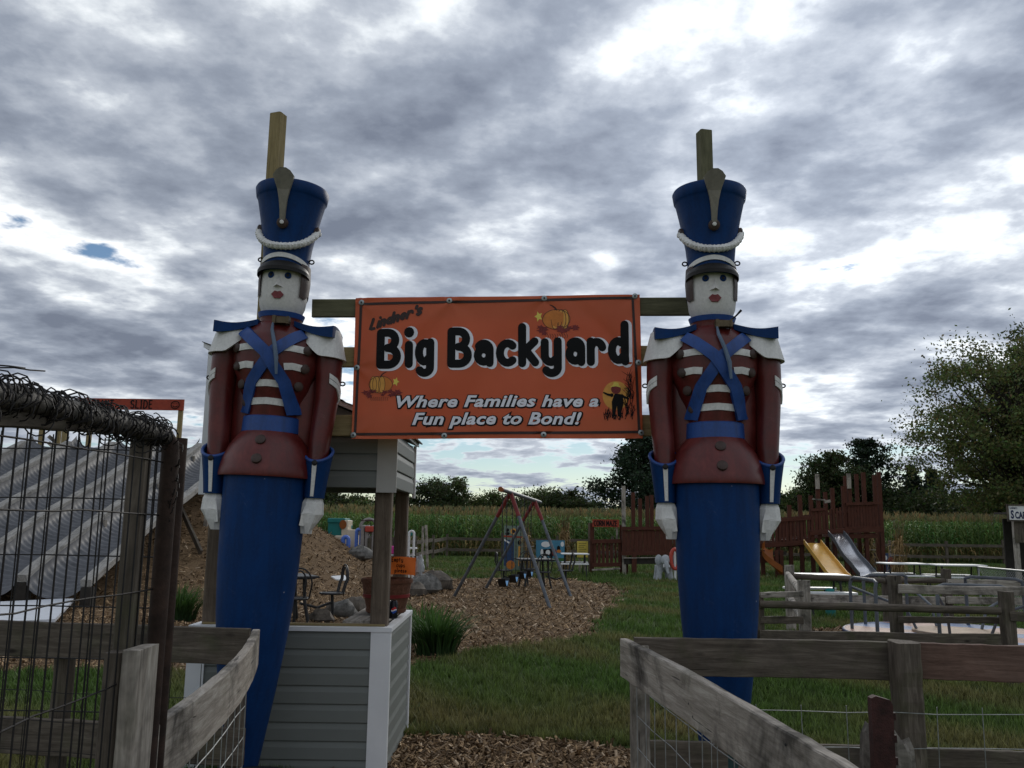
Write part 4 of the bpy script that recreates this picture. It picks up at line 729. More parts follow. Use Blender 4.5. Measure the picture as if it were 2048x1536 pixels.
def text_strokes(word, x, y, h, w, gap=0.22, ang=0.0, squeeze=1.0):
    """list of strokes in drawing units (y down)"""
    out = []; cx = 0.0; ca, sa = math.cos(ang), math.sin(ang)
    for ch in word:
        if ch == ' ': cx += 0.4; continue
        g = GL[ch]; wd = max(p[0] for s_ in g for p in s_)
        for s_ in g: out.append([(x + ((cx + px) * h * squeeze) * ca + (py * h) * sa, y - (py * h) * ca + ((cx + px) * h * squeeze) * sa * -1.0) for px, py in s_])
        cx += wd + gap
    return out
# border line
m = MB(); fr0 = ((95, 118), (1912, 98), (1938, 968), (78, 978))
for i in range(4):
    (x0, y0), (x1, y1) = fr0[i], fr0[(i + 1) % 4]; pts = [(x0 + (x1 - x0) * k / 40, y0 + (y1 - y0) * k / 40) for k in range(41)]; stroke(m, pts, 17, 0.0032)
obj('border_line', m, M['inkdk'], bn)
letters = [('B', 232, 542, 212, 150), ('i', 398, 538, 225, 60), ('g', 482, 540, 218, 120), ('B', 702, 540, 215, 150), ('a', 866, 535, 205, 130), ('c', 1018, 538, 215, 130), ('k', 1168, 538, 240, 130), ('y', 1318, 540, 225, 130), ('a', 1474, 532, 215, 130), ('r', 1624, 532, 215, 120), ('d', 1764, 532, 240, 130)]
for ch, x, y, h, wd in letters:
    g = GL[ch]; gw = max(p[0] for s_ in g for p in s_) or 0.2; sx = min(1.15, (wd - 40) / (gw * h)) if ch != 'i' else 1.0
    for nm, mat_, wid, dx, dy, off in (('letter_shadow', 'inkw', 72, 13, 5, 0.0016), ('letter', 'ink', 54, 0, 0, 0.0034)):
        m = MB()
        for k, s_ in enumerate(g): stroke(m, [(x + px * h * sx + dx, y - py * h + dy - 16) for px, py in s_], wid * (1.25 if (ch == 'i' and k == 1) else 1), off + 0.0004 * k)
        obj(nm, m, M[mat_], bn, label='white edged black letter ' + ch if nm == 'letter' else None)
m = MB()
for k, s_ in enumerate(text_strokes("Lindner's", 158, 290, 72, 10, 0.26, R(16.5), 0.92)): stroke(m, s_, 20, 0.0012 + 0.00025 * k)
obj('lettering', m, M['inkdk'], bn, label="small dark lettering Lindner's")
def text_mesh(body, size, offset, shear, space=1.0):
    c = bpy.data.curves.new('t', 'FONT'); c.body = body; c.size = size; c.offset = offset; c.shear = shear; c.space_character = space; c.resolution_u = 3
    o_ = bpy.data.objects.new('t', c); col.objects.link(o_); dg = bpy.context.evaluated_depsgraph_get(); dg.update(); me = bpy.data.meshes.new_from_object(o_.evaluated_get(dg))
    vs_ = [(v.co.x, v.co.y) for v in me.vertices]; fs_ = [tuple(p.vertices) for p in me.polygons]; bpy.data.objects.remove(o_); bpy.data.meshes.remove(me); bpy.data.curves.remove(c); return vs_, fs_
def banner_text(body, x0, x1, y, h):
    base_v, _ = text_mesh(body, 1.0, 0.0, 0.28, 1.06); mn = min(v[0] for v in base_v); mxx = max(v[0] for v in base_v); sx = (x1 - x0) / (mxx - mn)
    for nm, mat_, of_, off, dx in (('lettering_outline', 'ink', 0.10, 0.0022, 2), ('lettering', 'inkw', 0.030, 0.0052, 0)):
        v_, f_ = text_mesh(body, 1.0, of_, 0.28, 1.06); mm = MB(); mm.v = [bsurf(*bc(x0 + dx + (a_ - mn) * sx, y + dx - b_ * h / 0.70), off) for a_, b_ in v_]; mm.f = f_; obj(nm, mm, M[mat_], bn, label=body if nm == 'lettering' else None)
banner_text('Where Families have a', 350, 1668, 803, 72); banner_text('Fun place to Bond!', 455, 1558, 916, 74)
# printed pumpkins and scarecrow scene
def pumpkin(cx, cy, s, mirror):
    f = -1 if mirror else 1
    g = lambda pts: [(cx + f * x * s, cy + y * s) for x, y in pts]
    def lay(mat_, polys, off):
        mm = MB(); flat(mm, [g(p_) for p_ in polys], off); return mm, mat_
    base = arc(0, 0, 92, 66, 0, 360, 30)[:-1]; lobes = [arc(dx, 0, rx, 64, 0, 360, 22)[:-1] for dx, rx in ((-8, 26), (34, 30), (58, 26))]
    q = random.Random(int(cx)); leaves = []
    for k in range(16):
        lx, ly = q.uniform(-150, 130), q.uniform(48, 92); r_ = q.uniform(20, 34); leaves.append([(lx + r_ * (1 if j % 2 else 0.45) * math.cos(j * 0.6283 + k), ly + r_ * 0.6 * (1 if j % 2 else 0.5) * math.sin(j * 0.6283 + k)) for j in range(10)])
    for nm, (mm, mt_) in (('pumpkin_print', lay('inkor', [base], 0.0011)), ('pumpkin_lobe_print', lay('inkgold', [[(x, y) for x, y in l_] for l_ in lobes[:1]], 0.0014)), ('pumpkin_lobe_print', lay('inkgold', lobes[1:2], 0.0017)), ('pumpkin_lobe_print', lay('inkgold', lobes[2:], 0.0014)), ('leaf_print', lay('inkyel', [[(-118 + 28 * (1 if j % 2 else 0.5) * math.cos(j * 0.6283), -22 + 36 * (1 if j % 2 else 0.5) * math.sin(j * 0.6283)) for j in range(10)]], 0.0014))):
        obj(nm, mm, M[mt_], bn)
    for k, l_ in enumerate(leaves):
        if k % 8 == 0: mm = MB()
        flat(mm, [g(l_)], 0.0020 + 0.0002 * k)
        if k % 8 == 7: obj('leaf_print', mm, M['inkmar'], bn, kind='stuff')
    mm = MB(); stroke(mm, g([(0, -62), (-8, -78), (-28, -92), (-42, -98)]), 12 * s, 0.0022, 4 * s)
    for l_ in lobes + [base]: stroke(mm, g(l_ + l_[:1]), 3.2 * s, 0.0024)
    for k in range(9): x_ = -60 + k * 16; stroke(mm, g([(x_, 96), (x_ + 8, 112), (x_ + 2, 124)]), 3 * s, 0.0024)
    obj('pumpkin_outline_print', mm, M['inkdk'], bn)
pumpkin(1400, 235, 1.0, False); pumpkin(238, 655, 0.84, True)
mm = MB(); flat(mm, [arc(1790, 735, 88, 92, 0, 360, 36)[:-1]], 0.0011); obj('moon_print', mm, M['inkgold'], bn)
mm = MB(); flat(mm, [[(1755, 720), (1835, 728), (1838, 790), (1818, 868), (1800, 868), (1795, 800), (1782, 868), (1764, 862), (1762, 780)]], 0.0016); stroke(mm, [(1765, 735), (1735, 728), (1710, 716)], 18, 0.0019, 10); stroke(mm, [(1830, 738), (1850, 748), (1872, 756)], 18, 0.0021, 10)
q = random.Random(3)
for k in range(46):
    x_ = q.uniform(1855, 1900); b_ = q.uniform(640, 890); stroke(mm, [(x_, b_), (x_ + q.uniform(-14, 14), b_ - 40), (x_ + q.uniform(-45, 28), b_ - q.uniform(55, 85))], 5, 0.0022 + 0.00008 * k, 2)
for k in range(40):
    x_ = q.uniform(1712, 1860); b_ = q.uniform(850, 892); stroke(mm, [(x_, b_), (x_ + q.uniform(-14, 14), b_ - q.uniform(15, 50))], 6, 0.0026 + 0.00008 * k, 2)
obj('scarecrow_print', mm, M['ink'], bn)
mm = MB(); flat(mm, [arc(1790, 695, 32, 30, 0, 360, 20)[:-1]], 0.0027); obj('scarecrow_face_print', mm, M['inkmar'], bn)
mm = MB(); flat(mm, [[(1752, 680), (1770, 668), (1778, 648), (1806, 655), (1812, 672), (1826, 686), (1790, 676)]], 0.0031); obj('scarecrow_hat_print', mm, M['inkyel'], bn)
# fixing screws with washers
for x_, y_ in ((97, 108), (685, 104), (1320, 94), (1928, 87), (78, 543), (1942, 524), (67, 984), (662, 990), (1312, 984), (1950, 973)):
    p_ = bsurf(*bc(x_, y_), 0.004); m = MB(); m.tube([p_ + Vector((0, 0.006, 0)), p_ - Vector((0, 0.002, 0)), p_ - Vector((0, 0.005, 0))], [0.019, 0.019, 0.014], 16); w_ = obj('washer', m, M['washer'], bn, True, True)
    m = MB(); m.tube([p_ - Vector((0, 0.004, 0)), p_ - Vector((0, 0.010, 0))], [0.0075, 0.006], 8); obj('screw_head', m, M['iron'], w_)
# ------------------------------------------------------------------ kiosk
KX0, KX1, KY0, KY1 = -2.10, -0.80, 5.97, 7.17
kio = thing('kiosk', ((KX0 + KX1) / 2, (KY0 + KY1) / 2, 0), 'small grey-sided refreshment kiosk with white trim and sloping shingle roof', 'kiosk')
def siding_run(a, b, z0, z1, n, nrm, topfn=None):
    """lap siding courses, each its own board, along a->b between heights z0 and z1"""
    a = Vector(a); b = Vector(b); nrm = Vector(nrm); h = (z1 - z0) / n
    for i in range(n):
        zb = z0 + i * h; prof = [(0.001, zb + h), (0.003, zb + h * 0.97), (0.013, zb + h * 0.66), (0.014, zb + h * 0.04), (0.010, zb), (0.0, zb + 0.002)]
        ta, tb = a.copy(), b.copy()
        if topfn:                     # cut by the roof slope: keep the part of the run under it
            f = topfn(zb + h * 0.8)
            if f <= 0.02: continue
            tb = a.lerp(b, min(1, f))
        m = MB(); k = len(prof)
        for e in (ta, tb):
            for d, z in prof: m.v.append(Vector((e.x, e.y, 0)) + nrm * d + Vector((0, 0, z)))
        for j in range(k - 1): m.f.append((j, j + 1, k + j + 1, k + j))
        m.f.append(tuple(reversed(range(k)))); m.f.append(tuple(range(k, 2 * k))); obj('siding_board', m, M['siding'], kio)
def kbox(name, x0, x1, y0, y1, z0, z1, mat): m = MB(); m.box(((x0 + x1) / 2, (y0 + y1) / 2, (z0 + z1) / 2), (x1 - x0, y1 - y0, z1 - z0)); return obj(name, m, M[mat], kio)
WT = 0.895
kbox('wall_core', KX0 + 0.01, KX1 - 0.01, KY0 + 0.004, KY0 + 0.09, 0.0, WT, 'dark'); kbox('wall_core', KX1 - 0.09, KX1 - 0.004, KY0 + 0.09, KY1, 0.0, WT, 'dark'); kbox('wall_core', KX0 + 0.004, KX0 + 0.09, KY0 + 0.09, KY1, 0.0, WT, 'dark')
siding_run((KX0 + 0.09, KY0 + 0.002, 0), (KX1 - 0.105, KY0 + 0.002, 0), -0.03, WT, 8, (0, -1, 0)); siding_run((KX1 - 0.002, KY0 + 0.03, 0), (KX1 - 0.002, KY1 - 0.03, 0), -0.03, WT, 8, (1, 0, 0)); siding_run((KX0 + 0.002, KY1 - 0.03, 0), (KX0 + 0.002, KY0 + 0.03, 0), -0.03, WT, 8, (-1, 0, 0))
kbox('corner_trim', KX1 - 0.112, KX1 + 0.020, KY0 - 0.020, KY0 + 0.006, 0, WT + 0.002, 'trim'); kbox('corner_trim', KX1 - 0.003, KX1 + 0.018, KY0 + 0.006, KY0 + 0.04, 0, WT + 0.001, 'trim')
kbox('corner_trim', KX1 - 0.003, KX1 + 0.022, KY1 - 0.035, KY1 + 0.02, 0, WT + 0.002, 'trim'); kbox('corner_trim', KX0 - 0.020, KX0 + 0.098, KY0 - 0.020, KY0 + 0.006, 0, WT + 0.002, 'trim')
kbox('cap_trim', KX0 - 0.02, KX1 + 0.026, KY0 - 0.026, KY0 + 0.03, WT + 0.002, WT + 0.030, 'trim'); kbox('cap_trim', KX1 - 0.03, KX1 + 0.026, KY0 + 0.031, KY1 + 0.026, WT + 0.002, WT + 0.030, 'trim'); kbox('cap_trim', KX0 - 0.02, KX0 + 0.03, KY0 + 0.031, KY1 + 0.026, WT + 0.002, WT + 0.030, 'trim')
board('counter_edge', (KX0 + 0.05, KY0 + 0.055, WT + 0.02), (KX1 - 0.03, KY0 + 0.055, WT + 0.02), 0.05, 0.04, M['wpost'], kio)
for i in range(2): board('counter_plank', (KX1 - 0.11 - i * 0.145, KY0 + 0.10, WT + 0.045), (KX1 - 0.11 - i * 0.145, KY1 - 0.05, WT + 0.045), 0.14, 0.03, M['wgrey'], kio, (1, 0, 0), 6, 0.001)
UZ = 1.845
for x, y, w in ((KX1 - 0.075, KY0 + 0.105, 0.115), (KX1 - 0.075, KY1 - 0.075, 0.10), (KX0 + 0.10, KY0 + 0.105, 0.125), (KX0 + 0.10, KY1 - 0.075, 0.10)): board('post', (x, y, 0.0), (x, y, UZ + 0.35), w, w, M['wkiosk'], kio, (0, 1, 0), 10, 0.001)
RL, RR_ = 2.80, 2.27                                              # roof height left and right
def rz(x): return RL + (RR_ - RL) * (x - KX0) / (KX1 - KX0)
m = MB(); m.prism([(KX0 + 0.01, UZ + 0.005), (KX1 - 0.01, UZ + 0.005), (KX1 - 0.01, rz(KX1) - 0.03), (KX0 + 0.01, rz(KX0) - 0.03)], KY0 + 0.045, KY0 + 0.004); obj('fascia_core', m, M['siding'], kio)
m = MB(); m.prism([(KX0 + 0.01, UZ + 0.005), (KX1 - 0.01, UZ + 0.005), (KX1 - 0.01, rz(KX1) - 0.03), (KX0 + 0.01, rz(KX0) - 0.03)], KY1 - 0.004, KY1 - 0.045); obj('fascia_core', m, M['siding'], kio)
kbox('fascia_core', KX1 - 0.045, KX1 - 0.004, KY0 + 0.05, KY1 - 0.05, UZ + 0.005, rz(KX1) - 0.04, 'siding'); kbox('fascia_core', KX0 + 0.004, KX0 + 0.045, KY0 + 0.05, KY1 - 0.05, UZ + 0.005, rz(KX0) - 0.04, 'siding')
siding_run((KX0 + 0.09, KY0 + 0.002, 0), (KX1 - 0.10, KY0 + 0.002, 0), UZ, UZ + 0.116 * 8, 8, (0, -1, 0), lambda z: (KX0 + (RL - 0.05 - z) / (RL - RR_) * (KX1 - KX0) - KX0 - 0.09) / (KX1 - KX0 - 0.19))
siding_run((KX1 - 0.002, KY0 + 0.03, 0), (KX1 - 0.002, KY1 - 0.02, 0), UZ, RR_ - 0.05, 3, (1, 0, 0)); siding_run((KX0 + 0.002, KY1 - 0.03, 0), (KX0 + 0.002, KY0 + 0.03, 0), UZ, RL - 0.06, 8, (-1, 0, 0))
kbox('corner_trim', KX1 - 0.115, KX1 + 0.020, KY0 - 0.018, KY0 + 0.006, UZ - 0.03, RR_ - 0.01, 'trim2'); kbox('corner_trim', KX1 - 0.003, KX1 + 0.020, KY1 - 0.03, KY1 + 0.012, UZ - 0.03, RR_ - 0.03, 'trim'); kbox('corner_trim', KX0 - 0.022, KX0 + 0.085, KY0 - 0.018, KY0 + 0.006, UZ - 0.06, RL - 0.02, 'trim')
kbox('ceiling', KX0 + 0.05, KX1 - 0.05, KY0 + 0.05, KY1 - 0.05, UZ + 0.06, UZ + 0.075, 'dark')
m = MB(); ov = 0.05
m.prism([(KX0 - ov, rz(KX0 - ov) - 0.02), (KX1 + 0.035, rz(KX1 + 0.035) - 0.02), (KX1 + 0.035, rz(KX1 + 0.035) + 0.012), (KX0 - ov, rz(KX0 - ov) + 0.012)], KY1 + 0.05, KY0 - 0.04); obj('roof_deck', m, M['trim'], kio)
n = 10
for i in range(n):
    xa = KX0 - ov - 0.01 + (KX1 - KX0 + ov + 0.06) * i / n; xb_ = KX0 - ov - 0.01 + (KX1 - KX0 + ov + 0.06) * (i + 1.08) / n
    m = MB(); m.prism([(xa, rz(xa) + 0.012), (xb_, rz(xb_) + 0.013), (xb_, rz(xb_) + 0.026), (xa, rz(xa) + 0.016)], KY1 + 0.06, KY0 - 0.05); obj('shingle_course', m, M['shingle'], kio)
# bushel basket with staves and hoops
BX = Vector((-0.915, 6.66, WT + 0.06)); bk = thing('bushel_basket', BX, 'red-brown wooden bushel basket standing on the kiosk counter', 'basket')
for k in range(22):
    a = 2 * math.pi * k / 22; m = MB(); c, s = math.cos(a), math.sin(a); wv = 0.0245
    pr = []
    for z, r in ((0.0, 0.135), (0.08, 0.155), (0.16, 0.172), (0.25, 0.186)): pr += [(c * r - s * wv * r / 0.17, s * r + c * wv * r / 0.17, z), (c * r + s * wv * r / 0.17, s * r - c * wv * r / 0.17, z), (c * (r - .006) + s * wv * r / 0.17, s * (r - .006) - c * wv * r / 0.17, z), (c * (r - .006) - s * wv * r / 0.17, s * (r - .006) + c * wv * r / 0.17, z)]
    f = []
    for i in range(3): f += [(i * 4 + j, i * 4 + (j + 1) % 4, i * 4 + 4 + (j + 1) % 4, i * 4 + 4 + j) for j in range(4)]
    m.add(pr, f + [(3, 2, 1, 0), (12, 13, 14, 15)]); obj('stave', m, M['basket'], bk, False)
for z, r, mt in ((0.125, 0.168, 'hoop'), (0.232, 0.188, 'basket'), (0.02, 0.143, 'basket')):
    m = MB(); m.lathe([(r - 0.003, z - 0.012), (r + 0.005, z - 0.012), (r + 0.008, z + 0.012), (r, z + 0.012)], 32, cap=False); obj('hoop', m, M[mt], bk, False, True)
m = MB(); m.lathe([(0.13, 0.006), (0.12, 0.012)], 24); obj('bottom', m, M['basket'], bk, False)
# paper notice and bag on the basket rim
pa, pb_ = P(779, 1114, 6.44), P(830, 1150, 6.44); nt = thing('paper_notice', (pa.x, 6.44, pb_.z), 'orange paper notice reading Empty cups please on the bushel basket', 'notice')
def psf(u, v, off=0.0): return (pa.x + (pb_.x - pa.x) * u, 6.44 + 0.03 * (u - 0.3) ** 2 + 0.006 * math.sin(u * 5 + v * 3) - off, pb_.z + (pa.z - pb_.z) * v + 0.004 * math.sin(u * 4))
m = MB(); m.grid(lambda u, v: psf(u, v), 14, 8); m.grid(lambda u, v: psf(1 - u, v, -0.0012), 14, 8); obj('sheet', m, M['paper'], nt, True, True)
def hand_text(parent, word, fn, x, y, h, w, mat, off=0.002, gap=0.25):
    """hand-painted word: strokes in (u, v) laid by fn"""
    cx = x; m = MB()
    for ch in word:
        if ch == ' ': cx += 0.4 * h; continue
        g = GL[ch]; wd = max(p[0] for s_ in g for p in s_)
        for k, s_ in enumerate(g):
            pts = [(cx + px * h * 0.8, y + py * h) for px, py in s_]; n = len(pts)
            for i in range(n - 1):
                (x0, y0), (x1, y1) = pts[i], pts[i + 1]; l = math.hypot(x1 - x0, y1 - y0) or 1; dx, dy = (x1 - x0) / l * w * 0.3, (y1 - y0) / l * w * 0.3; nx_, ny_ = -(y1 - y0) / l * w / 2, (x1 - x0) / l * w / 2
                b = len(m.v); m.v += [Vector(fn(a_, b_, off + 0.00003 * i + 0.0002 * k)) for a_, b_ in ((x0 - dx + nx_, y0 - dy + ny_), (x1 + dx + nx_, y1 + dy + ny_), (x1 + dx - nx_, y1 + dy - ny_), (x0 - dx - nx_, y0 - dy - ny_))]; m.f.append((b, b + 1, b + 2, b + 3))
        cx += (wd * 0.8 + gap) * h
    return obj('lettering', m, M[mat], parent, label='hand lettering ' + word)
asp = (pa.z - pb_.z) / (pb_.x - pa.x)
pf = lambda x, y, off: psf(x, y / asp, off)
for wd, x, y in (('Empty', 0.10, 0.48), ('cups', 0.28, 0.27), ('please', 0.22, 0.07)): hand_text(nt, wd, pf, x, y, 0.15, 0.022, 'ink')
bgp = P(838, 1132, 6.47); m = MB(); q = random.Random(8); m.blob((bgp.x, 6.50, bgp.z), (0.035, 0.03, 0.075), 12, 9, 0.22, 4); top('plastic_bag', m, M['bag'], 'crumpled clear plastic bag hanging behind the orange notice', 'bag', smooth=False)
cn = P(786, 1222, 6.24); cnb = Vector((cn.x, 6.24, WT + 0.06)); can = thing('drink_can', cnb, 'black cola can with round red white and blue emblem beside the kiosk post', 'can')
m = MB(); m.lathe([(0.024, 0), (0.032, 0.008), (0.033, 0.1), (0.026, 0.118), (0.024, 0.122), (0.02, 0.118)], 24); obj('body', m, M['can'], can, False, True)
for mt, r0_, z0, z1 in (('canr', 0.0336, 0.062, 0.080), ('canw', 0.0336, 0.054, 0.062), ('canb', 0.0336, 0.038, 0.054)):
    m = MB()
    def em(u, v): zz_ = z0 + (z1 - z0) * v; hw = math.sqrt(max(0, 0.0205 ** 2 - (zz_ - 0.059) ** 2)); a = (u * 2 - 1) * hw / 0.033 + 0.35; return (r0_ * math.sin(a), -r0_ * math.cos(a), zz_ + 0.004 * math.sin((u - 0.5) * 5))
    m.grid(em, 8, 4); obj('emblem', m, M[mt], can, False)
tb = P(470, 1545, 5.25); m = MB()
m.lathe([(0.16, 0.0), (0.19, 0.17), (0.205, 0.175), (0.205, 0.19), (0.185, 0.19), (0.15, 0.02)], 24, (P(510, 1520, 5.2).x, 5.2, 0.0)); top('black_tub', m, M['seatblk'], 'black plastic tub on the ground at the foot of the left-hand soldier', 'tub', smooth=True)

# ------------------------------------------------------------------ chute fences beside the gateway
RZ = 1.05
def wires(name, parent, lines, r, mat, kind=None):
    m = MB()
    for pts in lines: m.tube(pts, r, 5)
    return obj(name, m, M[mat], parent, True, True, kind)
# left: back rail, chute boards
A0 = G(-30, 1240, RZ); A1 = G(512, 1257, RZ); A2 = G(268, 1472, RZ)
lf = thing('rail_fence', (A1.x, A1.y, 0), 'weathered board fence with wire mesh left of the gateway', 'fence')
Z0_ = lambda v: Vector((v.x, v.y, 0))
def rail_pair(parent, a, b, mats, w=0.185, t=0.036, low=0.5, bow=0.0, bowv=(0, 0, 1), seg=16):
    for dz, mt in zip((w / 2, low + w / 2), mats):
        board('rail', Vector((a.x, a.y, RZ - dz)), Vector((b.x, b.y, RZ - dz)), w, t, M[mt], parent, (0, 0, 1), seg, 0.0022, bow, bowv)
rail_pair(lf, Vector((A0.x, A0.y, 0)), Vector((A1.x - 0.03, A1.y, 0)), ('wdark', 'wdark'))
rail_pair(lf, Vector((A1.x + 0.01, A1.y - 0.03, 0)), Vector((A2.x, A2.y, 0)), ('wgrey',), 0.18, 0.04, 0.5, 0.06, (1, 0, 0), 24)
for px, Y in ((470, 4.72), (120, 4.95)): p = P(px, 1300, Y); board('post', (p.x, Y + 0.07, -0.05), (p.x, Y + 0.07, RZ - 0.03), 0.11, 0.11, M['wdark'], lf, (0, 1, 0), 12, 0.003, round_=True)
# right: the same on the other side
B0 = G(2110, 1292, RZ); B1 = G(1247, 1276, RZ); B2 = G(1760, 1570, RZ); Bm = G(1800, 1284, RZ)
rf = thing('rail_fence', (B1.x, B1.y, 0), 'weathered board fence with wire mesh right of the gateway', 'fence')
rail_pair(rf, Vector((B1.x + 0.06, B1.y + 0.05, 0)), Vector((Bm.x, Bm.y, 0)), ('wdark', 'wdark'))
rail_pair(rf, Vector((Bm.x + 0.03, Bm.y - 0.01, 0)), Vector((B0.x, B0.y - 0.02, 0)), ('wred', 'wdark'), 0.175)
rail_pair(rf, Vector((B1.x, B1.y - 0.02, 0)), Vector((B2.x, B2.y, 0)), ('wgrey',), 0.185, 0.04, 0.5, 0.026, (1, 0, 0), 24)
pp = P(1281, 1300, B1.y + 0.02); board('post', (pp.x, B1.y + 0.07, -0.05), (pp.x, B1.y + 0.07, RZ - 0.04), 0.10, 0.09, M['wgrey'], rf, (0, 1, 0), 12, 0.003)
pp = P(1804, 1300, Bm.y - 0.05); board('post', (pp.x, Bm.y - 0.075, -0.05), (pp.x, Bm.y - 0.075, RZ + 0.012), 0.125, 0.12, M['wdark'], rf, (0, 1, 0), 16, 0.004)
for parent, a, b, mid in ((lf, A1, A2, 0.06), (rf, B1, B2, 0.026)):
    q = random.Random(int(abs(a.x) * 100)); d = Z0_(b - a).normalized(); nrm = Vector((-d.y, d.x, 0)); nrm = -nrm if nrm.y > 0 else nrm
    for f in (0.015, 0.03, 0.43, 0.45, 0.8):
        c = Z0_(a.lerp(b, f)) + Vector((mid * 4 * f * (1 - f), 0, RZ - q.uniform(0.03, 0.15))) + nrm * 0.021; m = MB(); m.tube([c - nrm * 0.004, c + nrm * 0.0015], [0.005, 0.004], 8); obj('nail_head', m, M['iron'], parent)
# stock wire on the chutes and back fences
def mesh_panel(parent, a, b, z0, z1, dz, dx, r, mat, y_off=0.0, sag=0.006):
    L = (b - a).length; q = random.Random(int(L * 1000)); ls = []; nv = int(L / dx)
    for i in range(int((z1 - z0) / dz) + 1):
        z = z0 + i * dz; ls.append([a.lerp(b, k / 8) + Vector((0, y_off, z + q.uniform(-sag, sag))) for k in range(9)])
    for k in range(nv + 1): p = a.lerp(b, k / nv); ls.append([p + Vector((q.uniform(-sag, sag), y_off, z0 - 0.02)), p + Vector((q.uniform(-sag, sag), y_off, (z0 + z1) / 2)), p + Vector((0, y_off, z1 + 0.03))])
    return wires('wire_mesh', parent, ls, r, mat, 'stuff')
Z0 = lambda v: Vector((v.x, v.y, 0))
mesh_panel(lf, Z0(A1) + Vector((-0.01, -0.08, 0)), Z0(A2) + Vector((-0.05, 0, 0)), 0.08, 0.83, 0.15, 0.16, 0.0022, 'galv')
mesh_panel(rf, Z0(B1) + Vector((0.06, -0.03, 0)), Z0(B2) + Vector((0.04, 0, 0)), 0.08, 0.83, 0.15, 0.17, 0.0022, 'galv')
mesh_panel(rf, Z0(Bm) + Vector((-1.0, -0.16, 0)), Z0(B0) + Vector((0, -0.1, 0)), 0.10, 0.74, 0.16, 0.20, 0.0022, 'galv')
mesh_panel(lf, Z0(A0) + Vector((0, -0.06, 0)), Z0(A1) + Vector((-0.1, -0.06, 0)), 0.10, 0.84, 0.15, 0.16, 0.002, 'wire')
# stump with a red painted post, and a green steel post, by the right chute
sp = P(1765, 1480, 2.75); st = P(1768, 1462, 2.75); m = MB(); q = random.Random(5); n = 36
gr_ = [1 + q.uniform(-0.07, 0.05) + 0.05 * math.cos(3 * 2 * math.pi * k / n) for k in range(n)]; tp_ = [0.035 * math.cos(2 * math.pi * k / n + 2.6) + q.uniform(-0.016, 0.012) for k in range(n)]
for i, (z, r) in enumerate(((0, 0.085), (0.3, 0.08), (0.6, 0.077), (st.z - 0.12, 0.078), (st.z - 0.03, 0.074), (st.z - 0.008, 0.062), (st.z - 0.02, 0.035))):
    for k in range(n): a = 2 * math.pi * k / n; rr = r * (gr_[k] + q.uniform(-0.02, 0.02)); m.v.append(Vector((sp.x + 0.01 + rr * math.cos(a), 2.75 + rr * math.sin(a), z + (tp_[k] + q.uniform(-0.006, 0.006) if i > 3 else 0))))
for i in range(6):
    for k in range(n): k2 = (k + 1) % n; m.f.append((i * n + k, i * n + k2, (i + 1) * n + k2, (i + 1) * n + k))
m.f.append(tuple(6 * n + k for k in range(n))); top('wooden_stump', m, wood('stump_timber', (0.05, 0.045, 0.04), (0.16, 0.145, 0.125), (0.32, 0.29, 0.26), stain=0.6, grain=0.6), 'grey splintered post stump behind the red painted post', 'post')
a_ = P(1757, 1395, 2.58); rp_ = thing('painted_post', (a_.x, 2.58, 0), 'short red painted flat post in front of the splintered stump', 'post')
m = MB(); m.prism([(a_.x - 0.033, 0), (a_.x + 0.03, 0), (a_.x + 0.034, a_.z - 0.02), (a_.x + 0.028, a_.z - 0.005), (a_.x - 0.012, a_.z + 0.006), (a_.x - 0.026, a_.z)], 2.594, 2.566); obj('plate', m, M['tpost'], rp_)
m = MB()
for k in range(7): z = a_.z - 0.05 - k * 0.06; m.box((a_.x + 0.037, 2.58, z), (0.012, 0.016, 0.02))
obj('stud_row', m, M['tpost'], rp_)
p = P(1465, 1475, 3.85); m = MB(); m.box((p.x, 3.85, p.z / 2), (0.042, 0.006, p.z)); m.box((p.x, 3.866, p.z / 2), (0.006, 0.03, p.z)); top('steel_post', m, M['tgreen'], 'dark green steel fence post under the right chute board', 'post')

# ------------------------------------------------------------------ wire-wrapped metal gate, swung towards the viewer
gt = thing('pipe_gate', (-0.95, 2.4, 0), 'rusty pipe gate with welded mesh and chicken wire wound round its top', 'gate')
g1 = P(330, 872, 2.42); g0 = P(-60, 776, 1.55)
m = MB(); m.tube([g0, g0.lerp(g1, 0.5) + Vector((0, 0, 0.004)), g1 + Vector((0, 0, 0.0)), g1 + Vector((0.012, 0.012, -0.022)), Vector((g1.x + 0.014, g1.y + 0.014, g1.z - 0.06)), Vector((g1.x + 0.014, g1.y + 0.014, 0.05))], [0.024] * 6, 14); obj('pipe_frame', m, M['rust'], gt, True, True); m = MB(); m.tube([g0, g0.lerp(g1, 0.5) + Vector((0, 0, 0.004)), g1], 0.0255, 14); obj('top_pipe', m, plain('worn_grey_pipe', (0.06, 0.054, 0.047), 0.6, 0.7, 30, bump=0.5), gt, True, True)
h0 = P(-60, 832, 1.58); h1 = P(300, 858, 2.33); board('top_bar', h0, h1, 0.036, 0.036, M['wdark'], gt, (0, 0, 1), 10, 0.001)
pb2 = P(284, 872, 2.33); board('upright', (pb2.x, 2.33, 0.02), (pb2.x, 2.33, pb2.z), 0.045, 0.048, M['wdark'], gt, (1, 0, 0), 12, 0.001)
def onr(f): return g0.lerp(g1, f)
axis = (g1 - g0).normalized(); e1 = axis.cross(Vector((0, 0, 1))).normalized(); e2 = e1.cross(axis)
ls = []; q = random.Random(12)
